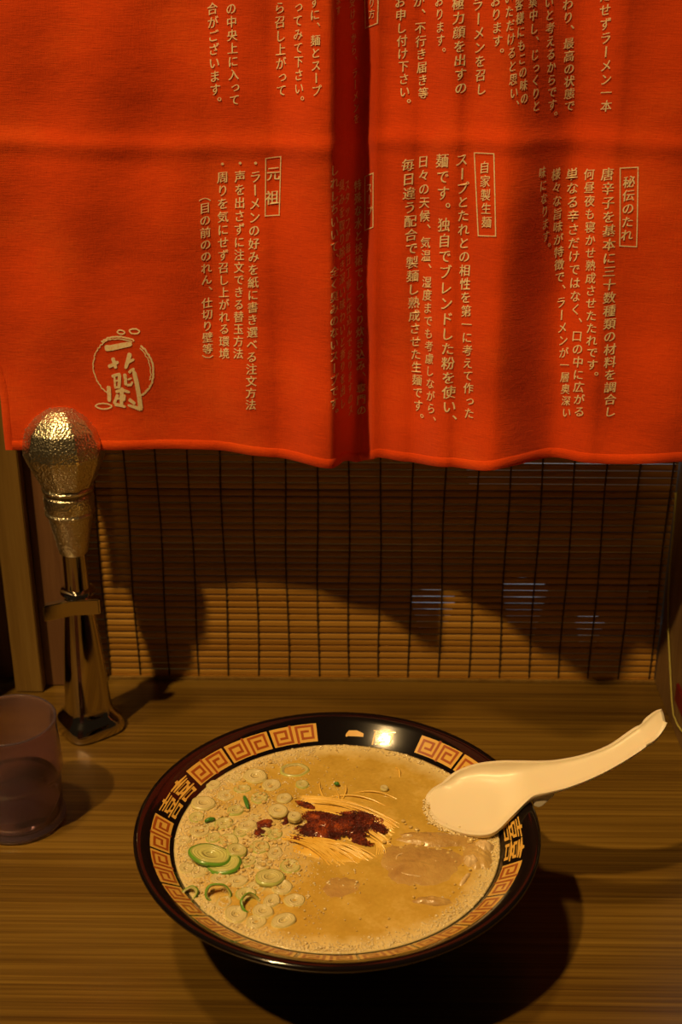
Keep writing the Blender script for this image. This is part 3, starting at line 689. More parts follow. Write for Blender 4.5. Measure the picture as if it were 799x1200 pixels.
for (x, y) in [(-0.09268, 0.57161),(-0.07317, 0.56022),(-0.05461, 0.56425),(-0.02855, 0.55446),(-0.04611, 0.56814),(-0.04886, 0.59368),(-0.08458, 0.55437),(-0.05769, 0.55871),(-0.05568, 0.54608),(-0.05758, 0.55105),(-0.06764, 0.55197),(-0.06854, 0.54857),(-0.0719, 0.56703),(-0.05212, 0.58051),(-0.04174, 0.58476),(-0.07999, 0.59662),(-0.05877, 0.57274),(-0.07693, 0.58839),(-0.05942, 0.55242),(-0.05361, 0.56499),(-0.0496, 0.55512),(-0.04995, 0.57256),(-0.07236, 0.53996),(-0.06935, 0.52611),(-0.07104, 0.58446),(-0.06205, 0.52866),(-0.04298, 0.58319),(-0.06056, 0.56762),(-0.06624, 0.59706),(-0.04395, 0.55862),(-0.04476, 0.57045),(-0.07115, 0.55798),(-0.02998, 0.54358),(-0.05352, 0.56129),(-0.04873, 0.55957),(-0.05328, 0.56032),(-0.07921, 0.55488),(-0.0621, 0.56555),(-0.05588, 0.57119),(-0.08638, 0.56913),(-0.07517, 0.57006),(-0.06957, 0.55582),(-0.06599, 0.56287),(-0.08913, 0.57555),(-0.08498, 0.57953),(-0.05444, 0.58069),(-0.06452, 0.55458),(-0.06922, 0.557),(-0.06701, 0.62244),(-0.06975, 0.55456),(-0.05425, 0.55797),(-0.04912, 0.5536),(-0.08073, 0.57751),(-0.03938, 0.55242),(-0.05487, 0.56261),(-0.06884, 0.54253),(-0.05012, 0.55168),(-0.07511, 0.52728),(-0.08686, 0.58142),(-0.05909, 0.60696),(-0.03891, 0.58113),(-0.07379, 0.5893),(-0.06239, 0.59407),(-0.06187, 0.56056),(-0.05861, 0.54952),(-0.07623, 0.58868),(-0.03695, 0.55045),(-0.07159, 0.57015),(-0.05747, 0.56349),(-0.04348, 0.58046),(-0.06239, 0.53983),(-0.07616, 0.54928),(-0.04231, 0.56542),(-0.05627, 0.60988),(-0.04695, 0.54943),(-0.05055, 0.53154),(-0.06582, 0.58155),(-0.08578, 0.56048),(-0.04682, 0.58181),(-0.04289, 0.57544),(-0.03822, 0.53865),(-0.07216, 0.56343),(-0.06252, 0.56896),(-0.088, 0.58269),(-0.05487, 0.58734),(-0.06214, 0.54671),(-0.05728, 0.53543),(-0.08263, 0.53302),(-0.06404, 0.54294),(-0.05085, 0.6167),(-0.08334, 0.58715),(-0.04277, 0.5293),(-0.07237, 0.56734),(-0.06215, 0.55705),(-0.05329, 0.5237),(-0.07608, 0.53187),(-0.05228, 0.59873),(-0.0638, 0.59451),(-0.04472, 0.56615),(-0.07844, 0.57704),(-0.07813, 0.55245),(-0.05098, 0.56411),(-0.08069, 0.54704),(-0.07543, 0.5956),(-0.03327, 0.57412),(-0.04286, 0.58845),(-0.08174, 0.59914),(-0.06407, 0.59396),(-0.08275, 0.57083),(-0.0597, 0.56248),(-0.07937, 0.53993),(-0.06959, 0.61445),(-0.06778, 0.52665),(-0.03796, 0.54854),(-0.04605, 0.59464),(-0.05395, 0.60887),(-0.07835, 0.58014),(-0.08612, 0.57526),(-0.04857, 0.56768),(-0.05269, 0.53338),(-0.03586, 0.60617),(-0.08325, 0.58606),(-0.04343, 0.54233),(-0.06157, 0.54557),(-0.06662, 0.53121),(-0.05899, 0.57829),(-0.06528, 0.55818),(-0.04742, 0.60051),(-0.08268, 0.55333),(-0.0701, 0.54707),(-0.06487, 0.5616),(-0.04765, 0.54518),(-0.07786, 0.57861),(-0.05536, 0.53484),(-0.08865, 0.60297),(-0.06903, 0.5778),(-0.05188, 0.57466),(-0.05373, 0.60185),(-0.05581, 0.57709),(-0.07558, 0.5659),(-0.06214, 0.55306),(-0.05756, 0.55936),(-0.0747, 0.57658),(-0.06999, 0.61602),(-0.05714, 0.61683),(-0.04257, 0.57884),(-0.05892, 0.57086),(-0.06126, 0.56193),(-0.06019, 0.54293),(-0.09322, 0.55686),(-0.06866, 0.57967),(-0.08422, 0.54825),(-0.07289, 0.55812),(-0.08384, 0.58338),(-0.07928, 0.59864),(-0.0239, 0.58445),(-0.0377, 0.54833),(-0.07229, 0.59143),(-0.04988, 0.54748),(-0.08188, 0.53322),(-0.05218, 0.58175),(-0.06978, 0.5375),(-0.08236, 0.57847),(-0.07331, 0.56888),(-0.07832, 0.55806),(-0.07182, 0.57732),(-0.0672, 0.55571),(-0.08593, 0.57473),(-0.06011, 0.57296),(-0.08379, 0.52968),(-0.03525, 0.56688),(-0.06905, 0.56401),(-0.06463, 0.53835),(-0.06589, 0.50803),(-0.06783, 0.6303),(-0.05247, 0.64112),(-0.08541, 0.53269),(-0.06893, 0.51038),(-0.06647, 0.63409),(-0.05872, 0.63996),(-0.0805, 0.52506),(0.01733, 0.56775),(0.03928, 0.56467),(0.0491, 0.55841),(0.05638, 0.56846),(0.058, 0.56128),(0.05983, 0.5612),(0.03303, 0.57615),(0.05045, 0.5612),(0.02597, 0.56487),(0.02987, 0.56149),(0.05414, 0.56916),(0.04481, 0.55443),(0.01813, 0.57053),(0.02807, 0.57088),(0.02559, 0.55721),(0.05374, 0.57348),(0.05537, 0.56129),(0.02836, 0.5495),(0.0447, 0.55204),(0.02567, 0.58585),(0.06417, 0.55488),(0.04369, 0.56197),(0.02957, 0.58049),(0.04347, 0.56761),(0.06096, 0.56802),(0.03306, 0.57833),(0.04574, 0.5558),(0.04406, 0.56203),(0.06716, 0.56008),(0.02311, 0.55492),(0.05797, 0.56294),(0.05988, 0.54486),(0.05622, 0.58769),(0.04073, 0.56614),(0.03845, 0.56228),(0.06488, 0.56414),(0.04535, 0.56136),(0.01487, 0.56727),(0.06233, 0.5701),(0.06553, 0.55604),(0.05969, 0.55802),(0.03293, 0.56873),(0.04413, 0.5535),(0.06197, 0.56811),(0.05079, 0.55449),(0.05957, 0.57117),(0.02692, 0.58306),(0.03491, 0.54975),(0.03979, 0.56695),(0.0324, 0.5635),(0.06366, 0.57293),(0.03584, 0.56589),(0.04733, 0.57394),(0.02402, 0.56256),(0.04151, 0.56932),(0.05261, 0.55148),(0.04668, 0.57076),(0.05476, 0.56626),(-0.00999, 0.57598),(-0.0352, 0.57472),(-0.0075, 0.58491),(-0.01622, 0.58457),(-0.02485, 0.5836),(-0.01693, 0.57711),(-0.01531, 0.58517),(-0.01248, 0.58952),(-0.03391, 0.58784),(-0.04726, 0.57783),(-0.00181, 0.58424),(-0.02993, 0.5614),(-0.00192, 0.57199),(-0.0517, 0.56481)]:
    if math.hypot(x - .068, y - .605) < .032: continue
    fl.append((x, y, SZ + .0007, rd.uniform(.0005, .0015), .45))
for i in range(90):
    a = rd.uniform(0, 2 * PI); r = .085 * math.sqrt(rd.random())
    if math.hypot(BX + r * math.cos(a) - .068, BYc + r * math.sin(a) - .605) < .032: continue
    fl.append((BX + r * math.cos(a), BYc + r * math.sin(a), SZ + .0004, rd.uniform(.0003, .0008), .5))
fd = blobs('fat_droplets', fl, M['fatdrop'], I2)
tag(fd, 'glinting clear fat droplets scattered over the broth', 'droplets', kind='stuff')

def patch(cx, cy, rx, ry, rot, h, seed, n=44, base=SZ):
    """irregular low mound; returns verts, faces"""
    vs, fs = [], []
    rows = 10
    for j in range(rows + 1):
        for k in range(n):
            a = 2 * PI * k / n; q = j / rows
            lim = 1 + .28 * noise.noise(Vector((math.cos(a) * 1.6, math.sin(a) * 1.6, seed))) + .12 * noise.noise(Vector((math.cos(a) * 5, math.sin(a) * 5, seed)))
            u, v_ = rx * q * lim * math.cos(a), ry * q * lim * math.sin(a)
            x = cx + u * math.cos(rot) - v_ * math.sin(rot); y = cy + u * math.sin(rot) + v_ * math.cos(rot)
            hh = h * (1 - q ** 2.6) * (1 + .35 * noise.noise(Vector((x * 420, y * 420, seed)))) - .0008 * q ** 4
            vs.append((x, y, base + hh))
    for j in range(rows):
        for k in range(n):
            a = j * n + k; b = j * n + (k + 1) % n; fs.append((a, b, b + n, a + n))
    return vs, fs
# noodles
vs, fs = [], []
def strand(a, c, b, z0, zm, z1, rad=.00052, n=14):
    pts = []
    for i in range(n + 1):
        t = i / n
        x = (1 - t) ** 2 * a[0] + 2 * t * (1 - t) * c[0] + t * t * b[0]
        y = (1 - t) ** 2 * a[1] + 2 * t * (1 - t) * c[1] + t * t * b[1]
        z = z0 * (1 - t) + z1 * t + (zm - (z0 + z1) / 2) * math.sin(PI * t)
        pts.append((x, y, z))
    tube_geo(vs, fs, pts, rad, 7)
for (a, c, b, lift) in [((-0.03632, 0.60642),(-0.00127, 0.60248),(0.02704, 0.58152), 0.00249),((-0.03508, 0.60951),(-0.00167, 0.60353),(0.02491, 0.58089), 0.00238),((-0.03492, 0.60871),(-0.00173, 0.60434),(0.02477, 0.58346), 0.00225),((-0.036, 0.60878),(-0.00312, 0.60383),(0.02308, 0.58268), 0.0027),((-0.03499, 0.6077),(-0.00105, 0.60319),(0.02617, 0.58277), 0.00234),((-0.03731, 0.60803),(-0.00209, 0.60273),(0.02633, 0.58186), 0.00186),((-0.03352, 0.6035),(-0.00211, 0.59822),(0.02268, 0.57782), 0.00225),((-0.03464, 0.60631),(-0.00083, 0.59982),(0.02617, 0.5785), 0.00276),((-0.03354, 0.60548),(-0.00212, 0.60018),(0.02269, 0.58022), 0.00177),((-0.03657, 0.60503),(-0.00304, 0.5999),(0.02384, 0.58038), 0.00241),((-0.03527, 0.60462),(-0.00188, 0.59812),(0.02476, 0.57765), 0.00198),((-0.03439, 0.60236),(-0.00381, 0.59535),(0.02014, 0.57478), 0.00163),((-0.03309, 0.60132),(-0.00342, 0.59482),(0.0197, 0.57503), 0.00204),((-0.03372, 0.60493),(-0.0037, 0.59757),(0.01968, 0.57715), 0.00275),((-0.03482, 0.60095),(-0.00186, 0.59342),(0.02435, 0.57325), 0.00201),((-0.03403, 0.60168),(-0.00203, 0.59527),(0.02334, 0.57636), 0.0025),((-0.032, 0.59973),(-0.00331, 0.59187),(0.01883, 0.57198), 0.00171),((-0.03361, 0.6005),(-0.00166, 0.59326),(0.02363, 0.57416), 0.00271),((-0.03265, 0.60155),(-0.00302, 0.59367),(0.02, 0.57424), 0.00169),((-0.03389, 0.59936),(-0.00182, 0.59222),(0.02361, 0.57378), 0.00166),((-0.03044, 0.59977),(-0.00193, 0.59176),(0.02002, 0.57281), 0.00231),((-0.03086, 0.59974),(-0.00221, 0.59173),(0.01988, 0.57303), 0.0027),((-0.03372, 0.59914),(-0.00254, 0.59083),(0.02199, 0.57215), 0.00248),((-0.0299, 0.59816),(-0.00093, 0.58996),(0.02146, 0.57167), 0.00212),((-0.03274, 0.59672),(-0.00389, 0.58799),(0.01841, 0.56952), 0.0028),((-0.02976, 0.59577),(-0.00209, 0.587),(0.01906, 0.5688), 0.00248),((-0.03113, 0.5986),(-0.00298, 0.58873),(0.01858, 0.56971), 0.00205),((-0.0288, 0.5951),(-0.00135, 0.58578),(0.01956, 0.56761), 0.00201),((-0.0322, 0.59791),(-0.00265, 0.58586),(0.02015, 0.56544), 0.00203),((-0.02917, 0.59521),(-0.00157, 0.58457),(0.01944, 0.56574), 0.00251),((-0.0306, 0.59514),(-0.00358, 0.58448),(0.01691, 0.56591), 0.00252),((-0.02919, 0.59671),(-0.00106, 0.58446),(0.02037, 0.56468), 0.0023),((-0.03156, 0.5951),(-0.00435, 0.58316),(0.01625, 0.56395), 0.00216),((-0.0282, 0.5943),(-0.00127, 0.5831),(0.0191, 0.56483), 0.00237),((-0.04475, 0.57146),(-0.02498, 0.56334),(-0.01279, 0.54553), 0.00207),((-0.04413, 0.57038),(-0.02258, 0.56386),(-0.00865, 0.54754), 0.00173),((-0.04494, 0.57098),(-0.02259, 0.56436),(-0.00788, 0.54793), 0.00189),((-0.04271, 0.57142),(-0.02314, 0.56375),(-0.01116, 0.54636), 0.00178),((-0.04226, 0.57304),(-0.02119, 0.56467),(-0.00782, 0.54659), 0.00184),((-0.04153, 0.57516),(-0.02169, 0.56675),(-0.00951, 0.54857), 0.00185),((-0.04201, 0.57104),(-0.02025, 0.56599),(-0.00608, 0.551), 0.00167),((-0.0415, 0.57457),(-0.02087, 0.56699),(-0.00791, 0.54959), 0.00138),((-0.04088, 0.57446),(-0.01918, 0.56686),(-0.00521, 0.54943), 0.00181),((-0.03898, 0.57307),(-0.01662, 0.56739),(-0.00195, 0.55176), 0.00161),((-0.0391, 0.57184),(-0.01838, 0.56442),(-0.00535, 0.54724), 0.00157),((-0.03901, 0.57042),(-0.01799, 0.56464),(-0.0046, 0.54899), 0.00154),((-0.03666, 0.56822),(-0.0144, 0.56404),(0.00024, 0.54992), 0.00201),((-0.03596, 0.57147),(-0.01544, 0.56519),(-0.00258, 0.54905), 0.00176),((-0.03419, 0.56777),(-0.01288, 0.56418),(0.00084, 0.55062), 0.00209),((-0.03643, 0.57257),(-0.01358, 0.56586),(0.00149, 0.54931), 0.00134),((-0.03373, 0.56779),(-0.0124, 0.56412),(0.00133, 0.55049), 0.00143),((-0.03395, 0.56709),(-0.01203, 0.56234),(0.00223, 0.54772), 0.00211),((-0.03259, 0.57108),(-0.0092, 0.56576),(0.00641, 0.55052), 0.00162),((-0.03247, 0.56662),(-0.01013, 0.56422),(0.00461, 0.55182), 0.00168),((-0.03241, 0.56852),(-0.00976, 0.56523),(0.00522, 0.55194), 0.00198),((-0.02988, 0.57192),(-0.00776, 0.56706),(0.00659, 0.55223), 0.00214),((-0.02925, 0.57034),(-0.00777, 0.56671),(0.00602, 0.55304), 0.00219),((-0.02983, 0.56799),(-0.00704, 0.56422),(0.00803, 0.55049), 0.0018),((-0.02798, 0.57067),(-0.00485, 0.56664),(0.0105, 0.55261), 0.00173),((-0.02838, 0.5694),(-0.00526, 0.56562),(0.0101, 0.55184), 0.00156),((-0.02646, 0.56749),(-0.00527, 0.56535),(0.00828, 0.55315), 0.00166),((-0.02521, 0.56557),(-0.00281, 0.56519),(0.01199, 0.5547), 0.00198),((-0.01106, 0.56951),(0.0157, 0.57288),(0.0099, 0.55546), 0.0016),((-0.00823, 0.56883),(0.01568, 0.5714),(0.01129, 0.55619), 0.0016),((-0.00542, 0.56814),(0.01566, 0.56993),(0.01268, 0.55692), 0.0016),((-0.0026, 0.56745),(0.01563, 0.56847),(0.01407, 0.55765), 0.0016),((0.0002, 0.56677),(0.01561, 0.56701),(0.01547, 0.55838), 0.0016),((-0.00751, 0.62118),(-0.00491, 0.61133),(-0.00975, 0.60479), 0.0011),((-0.01288, 0.61448),(-0.01029, 0.608),(-0.01064, 0.6), 0.0011),((-0.02209, 0.62347),(-0.02324, 0.61268),(-0.01808, 0.60466), 0.0011),((0.02239, 0.63869),(0.0258, 0.6327),(0.02463, 0.62673), 0.0011),((-0.00441, 0.61134),(0.01044, 0.61567),(0.02505, 0.60534), 0.0011),((-0.01912, 0.60706),(0.00052, 0.61305),(0.01998, 0.59732), 0.0011)]:
    strand(a, c, b, SZ - .0008, SZ + lift, SZ - .0010)
for (px_, py_, rx_, ry_, rot_, hh_, sd_) in [(-0.00514, 0.58607, 0.025, 0.011, -0.24435, 0.0014, 41.0),(-0.01546, 0.55789, 0.024, 0.007, -0.24435, 0.0009, 42.0)]:
    v_, f_ = patch(px_, py_, rx_, ry_, rot_, hh_, sd_); b = len(vs); vs += v_; fs += [tuple(b + i for i in q) for q in f_]
no = pyd('noodles', vs, fs, M['noodle'], None, True)
tag(no, 'thin yellow noodle strands surfacing around the red chili paste', 'noodles', kind='stuff')

# chili paste: lumpy patches
def patches(name, lst, m_, label, cat):
    V, F = [], []
    for p in lst:
        v_, f_ = patch(*p); b = len(V); V += v_; F += [tuple(b + i for i in q) for q in f_]
    o = pyd(name, V, F, m_, None, True); tag(o, label, cat); return o
cm = patches('chili_paste', [(-0.00794, 0.58147, 0.019, 0.008, -0.1745, 0.0022, 17, 44, 0.063),(-0.00177, 0.58308, 0.015, 0.0115, -0.1396, 0.0026, 1, 44, 0.0632),(-0.01758, 0.58588, 0.013, 0.006, -0.3491, 0.0022, 2, 44, 0.063),(-0.02061, 0.57527, 0.013, 0.0052, -0.2618, 0.002, 3, 44, 0.0626),(-0.03215, 0.56918, 0.0055, 0.0035, -0.1745, 0.0014, 4, 44, 0.062),(-0.02961, 0.59891, 0.006, 0.0016, -0.5236, 0.0014, 5, 44, 0.0632),(0.0016, 0.56825, 0.007, 0.0028, -0.5236, 0.0018, 6, 44, 0.0628),(0.01106, 0.57876, 0.006, 0.0035, -0.5236, 0.0016, 16, 44, 0.063)], M['chili'], 'large dark red chili paste mound on the noodles in the middle', 'sauce')
rd = random.Random(21); gl = []
for (cx_, cy_, rx_, ry_, rot_, h_, sd_, n_, bs_) in [(-0.00794, 0.58147, 0.019, 0.008, -0.1745, 0.0022, 17, 44, 0.063),(-0.00177, 0.58308, 0.015, 0.0115, -0.1396, 0.0026, 1, 44, 0.0632),(-0.01758, 0.58588, 0.013, 0.006, -0.3491, 0.0022, 2, 44, 0.063),(-0.02061, 0.57527, 0.013, 0.0052, -0.2618, 0.002, 3, 44, 0.0626),(-0.03215, 0.56918, 0.0055, 0.0035, -0.1745, 0.0014, 4, 44, 0.062),(-0.02961, 0.59891, 0.006, 0.0016, -0.5236, 0.0014, 5, 44, 0.0632),(0.0016, 0.56825, 0.007, 0.0028, -0.5236, 0.0018, 6, 44, 0.0628),(0.01106, 0.57876, 0.006, 0.0035, -0.5236, 0.0016, 16, 44, 0.063)]:
    for i in range(int(rx_ * ry_ * 6.5e6)):
        a = rd.uniform(0, 2 * PI); q = rd.random() ** .45 * 1.12
        u, v_ = rx_ * q * math.cos(a), ry_ * q * math.sin(a)
        gl.append((cx_ + u * math.cos(rot_) - v_ * math.sin(rot_), cy_ + u * math.sin(rot_) + v_ * math.cos(rot_), bs_ + h_ * max(0, 1 - q ** 2.6) * 1.08, rd.uniform(.0002, .00065), .8))
gr_ = blobs('chili_flakes', gl, M['chili'], I1); gr_.parent = cm; gr_['kind'] = 'stuff'
patches('chili_paste', [(-0.05183, 0.58229, 0.006, 0.0055, 0.3491, 0.0016, 7, 44, 0.062),(-0.04481, 0.59239, 0.0058, 0.0045, 0.1745, 0.0014, 8, 44, 0.062),(-0.05414, 0.57474, 0.004, 0.005, 0.0, 0.0012, 9, 44, 0.062),(-0.04056, 0.58552, 0.0028, 0.0045, 0.0, 0.0012, 10, 44, 0.062)], M['chili'], 'small dark red chili smear left of the large paste mound', 'sauce')

# pork
def pork(name, lst, label, fat=None, ring=None):
    o = patches(name, lst, M['pork'], label, 'pork')
    if fat:
        V, F = [], []
        for p in fat:
            v_, f_ = patch(*p); b = len(V); V += v_; F += [tuple(b + i for i in q) for q in f_]
        pyd('fat', V, F, M['porkfat'], o, True)
    if ring:
        V, F = [], []
        cx, cy, r1, r2, z = ring
        V0, F0 = patch(cx, cy, r1 * .8, r2 * .8, 0, .0012, 51., base=z - .0006)
        pyd('lean_core', V0, F0, M['pork'], o, True)
        pts = [(cx + r1 * (1 + .10 * math.sin(3 * PI * k / 20 + 1)) * math.cos(2 * PI * k / 40), cy + r2 * (1 + .08 * math.sin(PI * k / 8)) * math.sin(2 * PI * k / 40), z - .0003 + .0004 * math.sin(k * .5)) for k in range(33)]
        tube_geo(V, F, pts, .0005, 6); pyd('sinew_ring', V, F, M['porkfat'], o, True)
    return o
pork('pork_slice', [(0.03359, 0.55023, 0.025, 0.0215, 0.0, 0.0022, 11, 44, 0.0616)], 'large round pale pork slice half sunk in the broth at right', [(0.05689, 0.53828, 0.006, 0.0016, 1.0472, 0.0012, 34, 44, 0.0624)], (0.0308, 0.5488, 0.0105, 0.0105, 0.0631))
pork('pork_slice', [(0.04284, 0.57036, 0.024, 0.0072, -0.0698, 0.0024, 12, 44, 0.0618)], 'long folded pork slice lying just below the spoon head', [(0.02789, 0.57159, 0.004, 0.0014, -0.0873, 0.0022, 31, 44, 0.0624)], None)
pork('pork_slice', [(0.06521, 0.55774, 0.0095, 0.013, 0.0, 0.003, 13, 44, 0.0618)], 'lumpy fatty pork piece against the right wall of the bowl', [(0.06846, 0.5635, 0.0052, 0.0055, 0.0, 0.003, 32, 44, 0.063), (0.06109, 0.55205, 0.004, 0.0045, 0.5236, 0.003, 33, 44, 0.0628)], None)
pork('pork_slice', [(0.03941, 0.52093, 0.011, 0.0038, -0.0698, 0.002, 14, 44, 0.0619)], 'small thin pork scrap floating in front of the large slice', None, None)
pork('pork_slice', [(-0.01034, 0.53056, 0.015, 0.011, 0.0, 0.0008, 15, 44, 0.0616)], 'pale pork edge barely showing below the noodles', None, None)

# scallions
def ring_mesh(ro, ri, h, kind, squash=1.0, nseg=36):
    prof = [(ro * .97, 0, .95), (ro, h * .5, 1.0), (ro * .97, h, .96), (ro * .86, h * 1.05, .86), ((ro + ri) / 2, h * .98, .5), (ri * 1.08, h, .2), (ri, h * .7, 0.), (ri, 0, 0.)]
    if ri < ro * .32: prof = prof[:-2] + [(ri, h * .80, 0.), (ri * .5, h * .72, .05), (0, h * .72, .05)]
    closed_ = ri >= ro * .32
    vs, fs, at = [], [], []
    for r, z, q in prof:
        for k in range(nseg):
            a = 2 * PI * k / nseg
            wob = 1 + .05 * math.sin(2 * a + ro * 4000) + .025 * math.sin(5 * a + ri * 9000)
            vs.append((r * wob * math.cos(a), r * wob * squash * math.sin(a), z)); at.append(q)
    m_ = len(prof)
    for j in range(m_ if closed_ else m_ - 1):
        j2 = (j + 1) % m_
        for k in range(nseg):
            a = j * nseg + k; b = j * nseg + (k + 1) % nseg; c = j2 * nseg + (k + 1) % nseg; d = j2 * nseg + k
            fs.append((a, b, c, d))
    me = bpy.data.meshes.new('ring'); me.from_pydata(vs, [], fs)
    al = me.attributes.new('rad', 'FLOAT', 'POINT'); al.data.foreach_set('value', at)
    for p in me.polygons: p.use_smooth = True
    me.materials.append(M[kind]); return me
